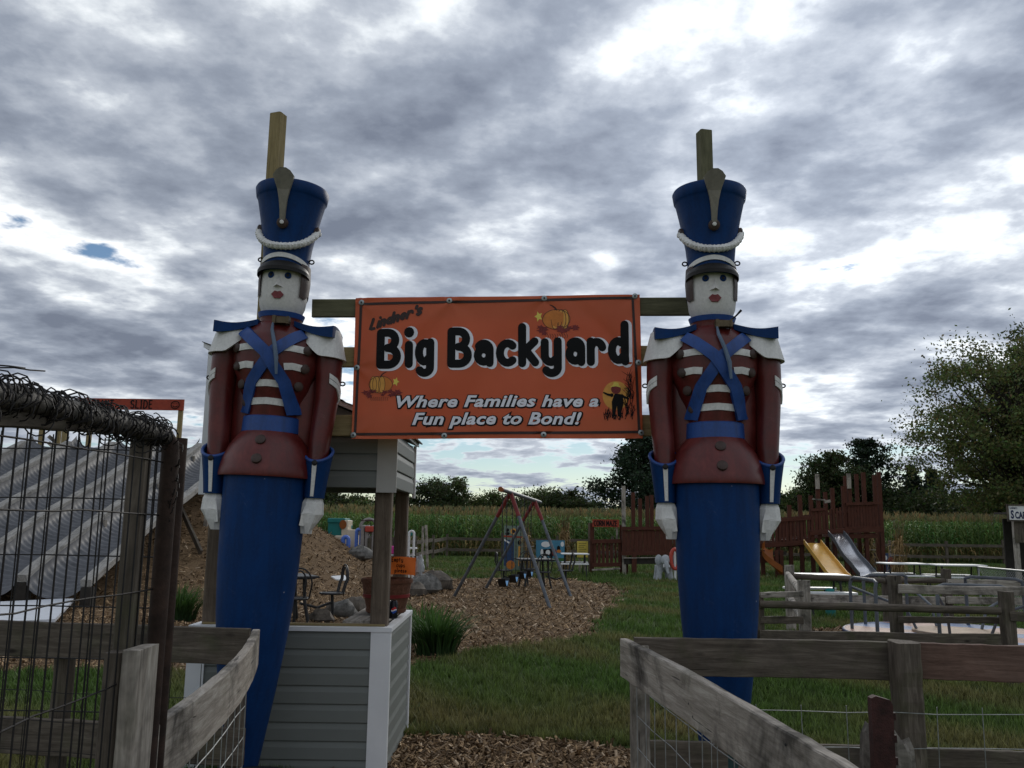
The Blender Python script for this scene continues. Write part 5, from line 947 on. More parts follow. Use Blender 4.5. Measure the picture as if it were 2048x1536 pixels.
for k in range(15):
    sgn = 1 if k % 2 else -1; ph = q.uniform(0, 6.28); tw = q.uniform(13, 19); r_ = q.uniform(0.026, 0.036); pts = []
    for i in range(150):
        f = i / 149; a = ph + sgn * tw * 2 * math.pi * f * 0.5; rr = r_ * (1 + 0.28 * math.sin(i * 0.9 + k) + 0.2 * math.sin(i * 0.37 + 2 * k)); pts.append(onr(f) + e1 * math.cos(a) * rr + e2 * (math.sin(a) * rr + 0.004))
    ls.append(pts)
for k in range(46):                                               # loose loops and sprung ends
    f = q.random(); c = onr(f) + e2 * q.uniform(-0.05, 0.03); r_ = q.uniform(0.015, 0.04); a0 = q.uniform(0, 6.28); d1 = Vector((q.uniform(-1, 1), q.uniform(-1, 1), q.uniform(-1, 1))).normalized(); d2 = d1.cross(Vector((q.uniform(-1, 1), q.uniform(-1, 1), q.uniform(-1, 1)))).normalized()
    ls.append([c + d1 * math.cos(a0 + t_ * 0.5) * r_ + d2 * math.sin(a0 + t_ * 0.5) * r_ * 0.7 + axis * t_ * 0.003 for t_ in range(q.randint(6, 14))])
for k in range(16):                                               # netting hanging at the corner
    c = g1 + Vector((0.012 + q.uniform(-0.005, 0.02), 0.01, -q.uniform(0.02, 0.22))); r_ = q.uniform(0.008, 0.02); ls.append([c + Vector((math.cos(t_ * 0.7) * r_, math.sin(t_ * 0.5) * r_, math.sin(t_ * 0.7) * r_ * 1.4 - t_ * 0.003)) for t_ in range(10)])
s0 = P(28, 735, 1.62); ls.append([onr(0.02) + e2 * 0.04, s0, P(60, 740, 1.66), P(90, 742, 1.7)]); ls.append([onr(0.0) + e2 * 0.045, P(20, 732, 1.6), P(50, 736, 1.65)])
wires('wire_wrap', gt, ls, 0.0016, 'wire', 'stuff')
# welded mesh: bars along the gate
gz = lambda f, z: Vector((onr(f).x, onr(f).y, z)); ls = []
for k in range(19):
    f = 0.02 + 0.055 * k
    if f > 0.99: break
    ls.append([gz(f, 0.05), gz(f + q.uniform(-0.004, 0.004), 0.9), gz(f, onr(f).z - 0.02)])
for z in (0.15, 0.36, 0.57, 0.78, 1.0, 1.2, 1.42, 1.62, 1.76): ls.append([gz(f_ / 8, z + q.uniform(-0.004, 0.004)) for f_ in range(9)])
wires('mesh_bars', gt, ls, 0.0022, 'wire', 'stuff')
# a second mesh panel standing square to it behind
wp = thing('wire_panel', (-1.2, 2.5, 0), 'dark welded wire panel standing square behind the pipe gate', 'fence panel'); ls = []
for k in range(9): x = -1.62 + 0.075 * k; ls.append([(x, 2.5, 0.03), (x + q.uniform(-0.004, 0.004), 2.5, 1.0), (x, 2.5, 1.86 - 0.004 * k)])
for z in (0.2, 0.42, 0.66, 0.88, 1.08, 1.22, 1.36, 1.5, 1.66, 1.80): ls.append([(-1.64, 2.5, z), (-1.3, 2.5, z + 0.003), (-0.97, 2.5, z)])
wires('mesh_bars', wp, ls, 0.0020, 'wire', 'stuff')
board('end_post', (-0.962, 2.53, 0), (-0.962, 2.53, 1.84), 0.035, 0.035, M['rust'], wp, (1, 0, 0), round_=True, seg=4)
# the short capped gate post at the end of the left chute
gp = P(262, 1300, 2.30); gpo = thing('gate_post', (gp.x, 2.30, 0), 'short grey plank gate post at the end of the left chute board', 'post')
board('plank', (gp.x - 0.022, 2.29, 0), (gp.x - 0.022, 2.29, gp.z), 0.045, 0.09, M['wdark'], gpo, (1, 0, 0), 12, 0.001); board('plank', (gp.x + 0.026, 2.30, 0), (gp.x + 0.026, 2.30, gp.z + 0.008), 0.042, 0.13, M['wgrey'], gpo, (1, 0, 0), 12, 0.0015)

# ------------------------------------------------------------------ the giant slide on the mound
SY0, SY1, SZ0, SZ1, LW = 16.6, 25.4, 0.42, 3.72, 1.285
xb = P(44, 1140, SY0).x; RX = [xb + LW * (k - 4) for k in range(0, 6)]
gs = thing('giant_slide', (RX[3], 20, 0), 'giant slide of corrugated steel troughs between bleached beams on the mound', 'slide')
def sz(y):
    f = (y - SY0) / (SY1 - SY0); return SZ0 + (SZ1 - SZ0) * (f + 0.05 * math.sin(f * math.pi * 2) * 0.4)
for k, x in enumerate(RX):
    yy0 = SY0 - (0.15 if k % 2 else 0)
    for i in range(3):
        ya = yy0 + (SY1 - yy0) * i / 3; yb_ = yy0 + (SY1 - yy0) * (i + 1) / 3 - 0.01
        board('beam', (x, ya, sz(ya) + 0.10), (x, yb_, sz(yb_) + 0.10), 0.14, 0.20, M['wslide'], gs, (0, 0, 1), 6, 0.006)
    board('beam_end', (x, yy0 + 0.12, sz(yy0) + 0.02), (x, yy0 + 0.12, -0.05), 0.20, 0.2, M['dark'], gs, (0, 1, 0))
for k in range(5):
    xa, xb2 = RX[k] + 0.10, RX[k + 1] - 0.10; m = MB(); ny = 230
    def tr(u, v):
        y = SY0 + (SY1 + 0.25 - SY0) * u; a = math.pi * v; cx = (xa + xb2) / 2; hw = (xb2 - xa) / 2; rip = 0.019 * math.sin(u * 2 * math.pi * 58); dp = 0.34 * math.sin(a) ** 0.9; rise = 0.55 * max(0, (u - 0.93) / 0.07) ** 2 * 0.5
        return (cx - hw * math.cos(a), y, sz(min(y, SY1)) + 0.07 - dp + rip * math.sin(a) ** 1.6 + rise)
    m.grid(tr, ny * 2, 12); obj('trough', m, M['zinc'], gs, True, True)
for x in (RX[5], RX[4]):
    for y in (19.5, 22.3, 24.6): z = sz(y); board('leg', (x + 0.12, y, float(hill(x, y)) - 0.1), (x + 0.12, y, z + 0.05), 0.09, 0.09, M['wgrey'], gs, (0, 1, 0))
board('brace', P(360, 1012, 21.5), P(402, 1105, 20.5), 0.12, 0.06, M['wdark'], gs)
# platform at the top with posts, railing and the sign
for px, yt in ((118, 858), (60, 906)): p = P(px, yt, 26.4); board('post', (p.x, 26.4, 2.6), (p.x, 26.4, p.z), 0.12, 0.12, M['wpost'], gs, (0, 1, 0))
for a, b in (((97, 872), (135, 905)), ((97, 885), (135, 918)), ((0, 925), (45, 920))): board('railing', P(*a, 26.3), P(*b, 26.5), 0.11, 0.05, M['wgrey'], gs)
for k in range(5): board('platform_plank', (RX[0] - 0.3, 25.75 + k * 0.24, SZ1 - 0.06), (RX[5] + 0.2, 25.75 + k * 0.24, SZ1 - 0.06), 0.04, 0.23, M['wgrey'], gs)
sg = thing('slide_sign', (P(270, 810, 26.2).x, 26.2, 0), 'orange board lettered GIANT SLIDE with a smiley on posts above the giant slide', 'sign')
sa, sb = P(150, 796, 26.1), P(369, 799, 26.1); sh_ = (P(369, 799, 26.1) - P(369, 821, 26.1)).length
sgn = board('sign_board', Vector((sa.x, 26.1, sa.z - sh_ / 2)), Vector((sb.x, 26.1, sb.z - sh_ / 2)), sh_, 0.04, M['sign_or'], sg)
for px, yb_ in ((362, 898), (183, 900), (88, 900), (134, 880)): p = P(px, 815, 26.16); board('post', (p.x, 26.17, 2.5), (p.x, 26.17, p.z), 0.13, 0.09, M['wpost'], sg, (1, 0, 0))
def sf(x, y, off): f = x / (sb.x - sa.x); return (sa.x + x, 26.075 - off, sa.z + (sb.z - sa.z) * f - sh_ + y)
hand_text(sg, 'GIANT', sf, 0.55, 0.05, 0.23, 0.035, 'ink', 0.006, 0.22); hand_text(sg, 'SLIDE', sf, 1.72, 0.05, 0.24, 0.035, 'ink', 0.006, 0.25)
cxs = sb.x - sa.x - 0.26; m = MB()
for pts in ([(cxs + 0.125 * math.cos(k * 0.3), 0.165 + 0.115 * math.sin(k * 0.3)) for k in range(22)], [(cxs + 0.075 * math.cos(R(200 + k * 14)), 0.165 + 0.06 * math.sin(R(200 + k * 14))) for k in range(11)], [(cxs - 0.045, 0.20), (cxs - 0.040, 0.21)], [(cxs + 0.045, 0.20), (cxs + 0.040, 0.21)]): m.tube([sf(x, y, 0.005) for x, y in pts], 0.012, 5)
obj('smiley', m, M['ink'], sg)
m = MB(); wa, wb_, wc, wd_ = G(-40, 1205, 0.16), G(150, 1196, 0.16), G(110, 1238, 0.12), G(-60, 1246, 0.12); m.add([wa, wb_, wc, wd_] + [v - Vector((0, 0, 0.05)) for v in (wa, wb_, wc, wd_)], [(3, 2, 1, 0), (4, 5, 6, 7), (0, 1, 5, 4), (1, 2, 6, 5), (2, 3, 7, 6), (3, 0, 4, 7)]); top('landing_mat', m, M['sheet'], 'pale smooth landing sheet at the foot of the giant slide', 'mat')
# ------------------------------------------------------------------ far rail fence along the corn
ff = thing('far_rail_fence', (0, 46.5, 0), 'long grey rail fence along the front of the corn field', 'fence')
FX = [-12, -9, -6, -3.3, -0.4, 2.5, 5.4, 8.3, 11.2, 14.1, 17, 20, 23, 26, 29, 32]
for i, x in enumerate(FX[3:]):
    board('post', (x, 46.5, -0.05), (x, 46.5, 1.15 + 0.1 * (i % 3 == 1)), 0.12, 0.12, M['wdark'], ff, (0, 1, 0))
    if i:
        for z in (0.92, 0.35): board('rail', (FX[2 + i], 46.42, z), (x, 46.42, z + rng.uniform(-0.03, 0.03)), 0.15, 0.04, M['wdark'], ff)
c0 = G(912, 1112); sf_ = thing('side_rail_fence', (c0.x, 40, 0), 'grey rail fence running from the boulders back to the corn', 'fence')
S = [Vector((-3.3, 46.3, 0)), Vector((-3.6, 41.5, 0)), Vector((-3.95, 37, 0)), Vector((-4.3, 32.5, 0)), Vector((-4.6, 29, 0))]
for i, v in enumerate(S[1:]):
    board('post', v, v + Vector((0, 0, 1.15)), 0.12, 0.12, M['wdark'], sf_, (0, 1, 0))
    for z in (0.92, 0.4): board('rail', S[i] + Vector((0, 0, z)), v + Vector((0, 0, z - 0.05)), 0.15, 0.04, M['wdark'], sf_)
p = P(852, 1050, 33); board('tall_stake', (p.x + 0.1, 33, 0), p, 0.09, 0.09, M['wgrey'], sf_, (0, 1, 0)); p = P(846, 1052, 34); board('tall_stake', (p.x, 34, 0), p, 0.08, 0.08, M['wgrey'], sf_, (0, 1, 0))

# ------------------------------------------------------------------ swing set
L1, R1, L2, R2 = G(905, 1195), G(1102, 1218), G(969, 1178), G(1143, 1193); T1, T2 = P(1021, 985, (L1.y + R1.y) / 2), P(1069, 1001, (L2.y + R2.y) / 2)
sw = thing('swing_set', ((L1 + R2) / 2) * 1.0, 'grey pipe swing set with red leg tops standing on wood chips', 'swing set')
for foot, tp in ((L1, T1), (R1, T1), (L2, T2), (R2, T2)):
    k = tp.lerp(foot, 0.22); m = MB(); m.tube([foot - Vector((0, 0, 0.05)), k], 0.038, 10); obj('leg', m, M['steel'], sw, True, True); m = MB(); m.tube([k, tp], 0.046, 10); obj('leg_sleeve', m, M['redd'], sw, True, True)
ax = (T2 - T1).normalized(); e0, e1_ = T1 - ax * 1.0, T2 + ax * 0.9; m = MB(); m.tube([e0, e1_], 0.045, 10); obj('top_bar', m, M['steel'], sw, True, True)
m = MB(); m.tube([e0 - ax * 0.05, e0 + ax * 0.08], 0.055, 10); obj('bar_cap', m, M['amber'], sw, True, True)
side = Vector((0, 0, 1)).cross(ax).normalized()
for i, (f, zs) in enumerate(((-0.19, 0.42), (0.16, 0.44), (0.48, 0.46), (0.78, 0.46))):
    c = T1.lerp(T2, f); s_ = thing('belt_swing', (c.x, c.y, zs), 'blue and black belt swing hanging from the swing set on chains', 'swing', 'belt swings on the grey swing set')
    for d in (-0.22, 0.22):
        m = MB(); a = c + ax * d; b = Vector((a.x, a.y, zs + 0.12)); n = 40; m.tube([a.lerp(b, k / n) for k in range(n + 1)], [0.006 if k % 2 else 0.012 for k in range(n + 1)], 5); obj('chain', m, M['iron'], s_)
    def st_(u, v, off): t_ = (u - 0.5) * 0.44; return c.x + ax.x * t_ + side.x * (v - 0.5) * 0.16, c.y + ax.y * t_ + side.y * (v - 0.5) * 0.16, zs + 0.12 - 0.16 * math.sin(math.pi * u) ** 0.8 + off
    m = MB(); m.grid(lambda u, v: st_(u, v, 0), 12, 3); m.grid(lambda u, v: st_(u, 1 - v, -0.012), 12, 3); m.grid(lambda u, v: st_(u, 0, -0.012 * v), 12, 1); m.grid(lambda u, v: st_(u, 1, -0.012 * (1 - v)), 12, 1); obj('belt', m, M['seatblk'], s_, True, True)
    m = MB(); m.grid(lambda u, v: st_(0.1 + 0.8 * u, 0.1 + 0.8 * v, 0.006), 10, 2); obj('seat_pad', m, M['seatblu'], s_, True, True)

# ------------------------------------------------------------------ black metal tables with arched chairs
def cafe_table(loc, rz, label):
    o = thing('metal_table', loc, label, 'table', 'black metal tables with attached chairs', rz)
    m = MB(); m.box((0, 0, 0.745), (0.95, 0.95, 0.03)); m.box((0, 0, 0.722), (0.85, 0.85, 0.02)); obj('table_top', m, M['iron'], o, False)
    for s in (-1, 1):
        for t_ in (-1, 1): m = MB(); m.tube([(s * 0.28, t_ * 0.28, 0.73), (s * 0.3, t_ * 0.3, 0.35), (s * 0.36, t_ * 0.36, 0.0)], 0.028, 8); obj('leg', m, M['iron'], o, False, True)
    for a in (0, math.pi / 2, math.pi, -math.pi / 2):
        c, s = math.cos(a), math.sin(a); X = lambda x, y, z: (x * c - y * s, x * s + y * c, z)
        m = MB(); n = 16; m.tube([X(0.84 + 0.2 * math.cos(k * 2 * math.pi / n), 0.2 * math.sin(k * 2 * math.pi / n), 0.45) for k in range(n + 1)], 0.018, 6); b = len(m.v)
        m.v += [Vector(X(0.84 + 0.2 * math.cos(k * 2 * math.pi / n), 0.2 * math.sin(k * 2 * math.pi / n), 0.455)) for k in range(n)]; m.f.append(tuple(range(b, b + n))); obj('seat', m, M['iron'], o, False)
        m = MB(); m.tube([X(0.3, 0, 0.30), X(0.6, 0, 0.22), X(0.84, 0, 0.30), X(0.84, 0, 0.44)], 0.024, 6); m.tube([X(0.84, 0, 0.44), X(0.86, 0, 0.15), X(0.80, 0, 0.0)], 0.026, 6); obj('seat_arm', m, M['iron'], o, False, True)
        m = MB()
        for w, h in ((0.20, 0.92), (0.11, 0.88)): m.tube([X(0.98, -w * 0.9, 0.45), X(1.02, -w, 0.62)] + [X(1.05, -w * math.cos(k * math.pi / 8), 0.68 + (h - 0.68) * math.sin(k * math.pi / 8)) for k in range(9)] + [X(1.02, w, 0.62), X(0.98, w * 0.9, 0.45)], 0.014, 6)
        obj('chair_back', m, M['iron'], o, False, True)
    return o
p = G(610, 1243); tA = cafe_table((p.x - 0.35, 14.6, 0.0), R(28), 'black metal table with arched chair backs behind the kiosk')
p = G(1068, 1172); tB = copy_tree(tA); tB.location = (p.x, 23.6, 0); tB.rotation_euler = (0, 0, R(12)); tB['label'] = 'black metal table with arched chair backs behind the swing set'

# ------------------------------------------------------------------ boulders and stones
def rock(px, py, Y, w, d, h, mat, label, seed, group='stones round the mulch bed'):
    p = P(px, py, Y); z = float(hill(p.x, Y)); m = MB(); m.blob((p.x, Y, z + h * 0.25), (w / 2, d / 2, h * 0.75), 11, 8, 0.17, seed, 0.5); o = top('boulder', m, M[mat], label, 'boulder', group, True); return o
rock(868, 1150, 22.2, 0.95, 0.7, 0.48, 'stone', 'brown boulder lying behind the pale round one', 1); rock(848, 1160, 21.0, 0.75, 0.6, 0.46, 'stone2', 'pale rounded boulder right of the bushel basket', 2); rock(828, 1165, 20.4, 0.6, 0.5, 0.30, 'stone', 'low boulder next to the plastic bag', 3)
rock(690, 1178, 15.6, 0.46, 0.4, 0.30, 'stone2', 'grey stone with white patches below the mound', 4); rock(668, 1182, 16.2, 0.3, 0.3, 0.2, 'stone', 'small brown stone beside the white-patched stone', 5); rock(645, 1205, 14.7, 0.42, 0.3, 0.22, 'stone', 'flat tan stone by the black table', 6); rock(712, 1182, 16.4, 0.5, 0.4, 0.28, 'stone', 'dark stone under the paper on the mound', 7); rock(722, 1100, 27.5, 0.8, 0.6, 0.42, 'stone2', 'grey boulder below the play climber', 8)
m = MB(); p0 = G(677, 1155, 0.42); m.add([P(662, 1152, 15.9), P(690, 1150, 16.0), P(695, 1160, 15.85), P(672, 1158, 15.75)] + [v - Vector((0, 0, 0.02)) for v in (P(662, 1152, 15.9), P(690, 1150, 16.0), P(695, 1160, 15.85), P(672, 1158, 15.75))], [(3, 2, 1, 0), (4, 5, 6, 7), (0, 1, 5, 4), (1, 2, 6, 5), (2, 3, 7, 6), (3, 0, 4, 7)]); top('paper_sheet', m, M['whitep'], 'white sheet of paper lying on a stone', 'paper')

# ------------------------------------------------------------------ daylily clumps
def lily(px, py, Y, n, h, w, label, seed):
    p = P(px, py, Y); z0 = float(hill(p.x, Y)); q = random.Random(seed); V, T, C = [], [], []
    for k in range(n):
        a = q.uniform(0, 6.28); r = q.uniform(0, w * 0.28); L = h * q.uniform(0.7, 1.25); out = q.uniform(0.25, 0.75); wd = q.uniform(0.008, 0.016); cx, cy = math.cos(a) * r * 1.3, math.sin(a) * r; ca, sa = math.cos(a + q.uniform(-0.5, 0.5)), math.sin(a + q.uniform(-0.5, 0.5)); g = q.uniform(0.6, 1.5); b = len(V); N = 6
        for i in range(N + 1):
            f = i / N; rr = out * L * f ** 1.6; z = L * (f - 0.42 * out * f ** 2.6 * 1.5); ww = wd * (1 - f) ** 0.6 + 0.001
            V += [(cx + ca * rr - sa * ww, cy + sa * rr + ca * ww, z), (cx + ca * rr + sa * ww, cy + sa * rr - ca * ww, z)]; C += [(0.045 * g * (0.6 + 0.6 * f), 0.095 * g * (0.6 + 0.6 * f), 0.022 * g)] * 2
        for i in range(N): j = b + i * 2; T += [(j, j + 1, j + 3), (j, j + 3, j + 2)]
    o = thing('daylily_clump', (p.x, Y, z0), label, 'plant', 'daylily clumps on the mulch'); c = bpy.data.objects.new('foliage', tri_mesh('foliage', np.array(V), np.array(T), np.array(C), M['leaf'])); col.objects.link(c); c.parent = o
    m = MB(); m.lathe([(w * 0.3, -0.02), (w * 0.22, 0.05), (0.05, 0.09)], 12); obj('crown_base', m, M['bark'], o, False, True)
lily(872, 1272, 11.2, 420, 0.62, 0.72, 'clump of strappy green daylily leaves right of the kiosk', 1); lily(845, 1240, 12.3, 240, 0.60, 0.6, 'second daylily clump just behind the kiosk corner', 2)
lily(355, 1238, 14.6, 420, 0.62, 0.8, 'daylily clump seen between the pipe gate and the left-hand soldier', 3)

# ------------------------------------------------------------------ plastic toys behind the mound
p = P(674, 1085, 30); z0 = P(674, 1100, 30).z; ph = thing('toy_playhouse', (p.x, 30, z0), 'teal and cream plastic toy playhouse behind the mound', 'playhouse')
def bx(parent, name, px0, px1, py0, py1, Y, d, mat, round_=0.0):
    a, b = P(px0, py0, Y), P(px1, py1, Y); m = MB(); m.box(((a.x + b.x) / 2, Y + d / 2, (a.z + b.z) / 2), (abs(b.x - a.x), d, abs(a.z - b.z))); o = obj(name, m, M[mat], parent)
    bv = o.modifiers.new('b', 'BEVEL'); bv.width = 0.03; bv.segments = 2; return o
bx(ph, 'wall', 656, 683, 1042, 1110, 30, 0.9, 'teal'); bx(ph, 'roof', 655, 690, 1036, 1046, 29.95, 1.0, 'teal'); bx(ph, 'end_wall', 683.5, 693, 1040, 1112, 29.95, 0.9, 'cream'); bx(ph, 'low_wall', 693.5, 712, 1059, 1112, 29.9, 0.6, 'cream'); bx(ph, 'rail_panel', 693, 703, 1050, 1058, 30.6, 0.2, 'teal'); bx(ph, 'step', 668, 690, 1071, 1112, 29.6, 0.3, 'cream')
def arch(parent, name, px, pyt, pyb, wpx, Y, mat, r=0.05):
    a = P(px - wpx / 2, pyb, Y); b = P(px + wpx / 2, pyb, Y); t_ = P(px, pyt, Y); w = (b.x - a.x) / 2; cx = (a.x + b.x) / 2; m = MB(); zt = t_.z - w
    m.tube([(cx - w, Y, a.z)] + [(cx - w * math.cos(k * math.pi / 8), Y, zt + w * math.sin(k * math.pi / 8)) for k in range(9)] + [(cx + w, Y, b.z)], r, 8); return obj(name, m, M[mat], parent, True, True)
arch(ph, 'entry_arch', 690, 1074, 1112, 11, 29.4, 'cobalt', 0.07); arch(ph, 'entry_arch', 716, 1059, 1112, 9, 29.3, 'cobalt', 0.06)
m = MB(); c = P(686, 1049, 29.92); m.lathe([(0.0, 0), (0.12, 0.0), (0.12, 0.02), (0.0, 0.02)], 16); m.v = [Vector((c.x + v.x, 29.93 - v.z, c.z + v.y * 1.3)) for v in m.v]; obj('porthole', m, M['amber'], ph)
pc = thing('toy_climber', (P(738, 1090, 29).x, 29, float(hill(P(738, 1090, 29).x, 29))), 'grey plastic toy climber with red hood beside the playhouse', 'climbing toy')
for k in range(5): bx(pc, 'slat', 722, 748, 1054 + k * 9, 1059 + k * 9, 29.1, 0.12, 'grey')
for px in (724, 733, 746): bx(pc, 'upright', px - 2.5, px + 2.5, 1050, 1112, 29.0, 0.3, 'grey')
arch(pc, 'hoop', 737, 1038, 1070, 34, 29.3, 'grey', 0.05); bx(pc, 'hood', 730, 746, 1052, 1064, 28.9, 0.35, 'redp'); bx(pc, 'crossbar', 722, 752, 1039, 1043, 29.25, 0.12, 'brown')
tf = thing('toy_swing_frame', (P(810, 1110, 26).x, 26, 0), 'white and purple plastic toddler swing frame between the kiosk posts', 'swing toy')
arch(tf, 'frame', 822, 1062, 1112, 10, 26, 'whitep', 0.035); bx(tf, 'upright', 788, 791, 1072, 1160, 26, 0.08, 'purple'); bx(tf, 'finial', 788, 792, 1060, 1073, 26, 0.08, 'whitep'); bx(tf, 'seat', 777, 793, 1092, 1108, 26.2, 0.25, 'pink'); bx(tf, 'tray', 815, 833, 1095, 1099, 26, 0.3, 'whitep'); bx(tf, 'canopy', 814, 824, 1063, 1072, 26.1, 0.15, 'teal'); bx(tf, 'leg', 824, 827, 1112, 1165, 26, 0.06, 'whitep'); bx(tf, 'leg', 817, 819, 1112, 1165, 26, 0.06, 'whitep')
bx(tf, 'bar', 777, 830, 1109, 1112, 26.05, 0.06, 'whitep')

# ------------------------------------------------------------------ painted boards, corn shocks, bench tables by the corn maze
def panel_board(name, px0, px1, py0, py1, Y, mat, label, cat='board'):
    a, b = P(px0, py0, Y), P(px1, py1, Y); o = thing(name, ((a.x + b.x) / 2, Y, 0), label, cat); m = MB(); m.box(((a.x + b.x) / 2, Y, (a.z + b.z) / 2), (b.x - a.x, 0.03, a.z - b.z)); obj('panel', m, M[mat], o)
    for x in (a.x + 0.1, b.x - 0.1): board('stake', (x, Y + 0.05, 0), (x, Y + 0.05, a.z - 0.1), 0.07, 0.05, M['wgrey'], o, (1, 0, 0))
    def fl(nm, mt, polys, off=0.018):
        for pl in polys: mm = MB(); mm.prism([(a.x + (b.x - a.x) * u, b.z + (a.z - b.z) * v) for u, v in pl], Y - 0.012, Y - off); obj(nm, mm, M[mt], o)
    return fl
ell = lambda cx, cy, rx, ry, n=14: [(cx + rx * math.cos(2 * math.pi * k / n), cy + ry * math.sin(2 * math.pi * k / n)) for k in range(n)]
M['paleteal'] = plain('pale_green_board', (0.15, 0.20, 0.16), 0.7, 0.15); M['skyb'] = plain('sky_blue_board', (0.06, 0.20, 0.30), 0.7, 0.15); M['grassp'] = plain('painted_green', (0.05, 0.12, 0.03), 0.7, 0.2); M['navyp'] = plain('painted_navy', (0.03, 0.06, 0.14), 0.7, 0.2)
fl = panel_board('face_board', 1008, 1050, 1051, 1141, 31.5, 'paleteal', 'tall pale green painted face-hole board with sunflower and pumpkin', 'photo board')
fl('face_hole', 'ink', [ell(0.17, 0.9, 0.07, 0.04), ell(0.17, 0.82, 0.10, 0.035), ell(0.73, 0.62, 0.09, 0.055)]); fl('sunflower', 'inkgold', [ell(0.45, 0.87, 0.15, 0.07)]); fl('sunflower_heart', 'inkdk', [ell(0.45, 0.87, 0.08, 0.04)], 0.022); fl('red_strip', 'sign_or', [[(0.0, 0.74), (0.88, 0.72), (0.88, 0.76), (0.0, 0.78)]]); fl('blue_field', 'navyp', [[(0.02, 0.1), (0.48, 0.1), (0.48, 0.68), (0.02, 0.68)]]); fl('pumpkin', 'inkor', [ell(0.33, 0.12, 0.2, 0.10)], 0.022); fl('figure', 'inkgold', [[(0.68, 0.1), (0.80, 0.1), (0.80, 0.54), (0.68, 0.54)]]); fl('white_slash', 'whitep', [[(0.02, 0.66), (0.3, 0.58), (0.3, 0.62), (0.02, 0.70)]], 0.022)
fl = panel_board('cow_board', 1072, 1129, 1080, 1123, 31.0, 'skyb', 'blue painted board with a black and white cow', 'photo board')
fl('grass_strip', 'grassp', [[(0.02, 0.02), (0.98, 0.02), (0.98, 0.16), (0.02, 0.16)]]); fl('cloud', 'whitep', [ell(0.34, 0.8, 0.16, 0.14), ell(0.92, 0.82, 0.06, 0.12)]); fl('cow_body', 'ink', [[(0.15, 0.55), (0.55, 0.6), (0.6, 0.3), (0.56, 0.06), (0.5, 0.06), (0.46, 0.25), (0.3, 0.25), (0.26, 0.06), (0.2, 0.06), (0.18, 0.3)]], 0.02); fl('cow_patch', 'whitep', [ell(0.21, 0.42, 0.05, 0.16), ell(0.42, 0.42, 0.08, 0.12), ell(0.32, 0.2, 0.05, 0.08)], 0.026); fl('cow_head', 'inkmar', [ell(0.64, 0.42, 0.08, 0.17)], 0.022); fl('face_hole', 'ink', [ell(0.79, 0.62, 0.06, 0.13)], 0.02); fl('pumpkin', 'inkor', [ell(0.8, 0.48, 0.08, 0.08)], 0.024)
fl = panel_board('rules_board', 1154, 1176, 1082, 1115, 32.0, 'inkyel', 'small yellow notice board beside the corn maze booth', 'sign')
fl('text_line', 'inkdk', [[(0.15, 0.85 - k * 0.12), (0.85 - 0.1 * (k % 3), 0.85 - k * 0.12), (0.85 - 0.1 * (k % 3), 0.88 - k * 0.12), (0.15, 0.88 - k * 0.12)] for k in range(5)], 0.017)
dst = [corn_stalk(rng, True, 1.9) for _ in range(4)]
def shock(px, py, Y, hpx, label, lean=0.0, n=26):
    p = P(px, py, Y); x = nr.normal(0, 0.12, n); y = nr.normal(0, 0.12, n); V, T, C = scatter(dst, np.stack([x, y, np.zeros(n)], -1), nr.uniform(0, 6.28, n), nr.uniform(0.8, 1.05, n) * hpx, np.full((n, 3), 0.42) * nr.uniform(0.7, 1.2, (n, 1)), nr.normal(0, 0.05, n))
    V = np.asarray(V); V[:, 0] = V[:, 0] * (0.45 + 0.35 * np.abs(V[:, 2] / V[:, 2].max() - 0.45)) + lean * V[:, 2]; V[:, 1] *= 0.6
    o = thing('corn_shock', (p.x, Y, 0), label, 'corn shock', 'dry corn shocks tied upright'); c = bpy.data.objects.new('stalks', tri_mesh('stalks', V, T, C, M['straw'])); col.objects.link(c); c.parent = o
    m = MB(); m.lathe([(0.2, 0.9), (0.215, 0.92), (0.2, 0.94)], 12, (lean * 0.9, 0, 0), cap=False); obj('tie', m, M['wgrey'], o, False)
shock(1062, 1120, 30.8, 0.80, 'dry corn shock leaning against the tall pale green board', -0.12); shock(1128, 1122, 31.6, 0.98, 'tall dry corn shock behind the cow board'); shock(1795, 1155, 25.8, 0.86, 'dry corn shock beside the far bench tables on the right', 0.06); shock(1742, 1150, 33.0, 0.9, 'dry corn shock under the red playground tower')
def bench_table(pxa, pxb, pyt, Y, label, legs='iron'):
    a, b = P(pxa, pyt, Y), P(pxb, pyt, Y); w = b.x - a.x; zt = a.z; o = thing('bench_table', ((a.x + b.x) / 2, Y, 0), label, 'table', 'white-topped bench tables')
    m = MB(); m.box((0, 0, zt - 0.02), (w, 0.72, 0.04)); t_ = obj('table_top', m, M['whitep'], o, False); bv = t_.modifiers.new('b', 'BEVEL'); bv.width = 0.015
    for s in (-1, 1):
        m = MB(); m.box((0.05 * s, s * 0.68, zt * 0.58), (w * 0.98, 0.26, 0.035)); obj('bench', m, M['whitep'], o, False)
        m = MB(); x = s * w * 0.36; m.tube([(x, -0.75, 0), (x, -0.68, zt * 0.55), (x, -0.2, zt * 0.58), (x, -0.15, zt - 0.04)], 0.022, 6); m.tube([(x, 0.75, 0), (x, 0.68, zt * 0.55), (x, 0.2, zt * 0.58), (x, 0.15, zt - 0.04)], 0.022, 6); m.tube([(x, -0.68, zt * 0.55), (x, 0.68, zt * 0.55)], 0.02, 6); obj('leg_frame', m, M[legs], o, False, True)
bench_table(1583, 1688, 1147, 17.5, 'white-topped bench table below the yellow slide'); bench_table(1762, 1845, 1125, 24.4, 'white bench table right of the shiny slide foot'); bench_table(1864, 1962, 1128, 24.0, 'white bench table in front of the corn shock on the right'); bench_table(1122, 1177, 1106, 29.0, 'white bench table beside the corn maze booth')
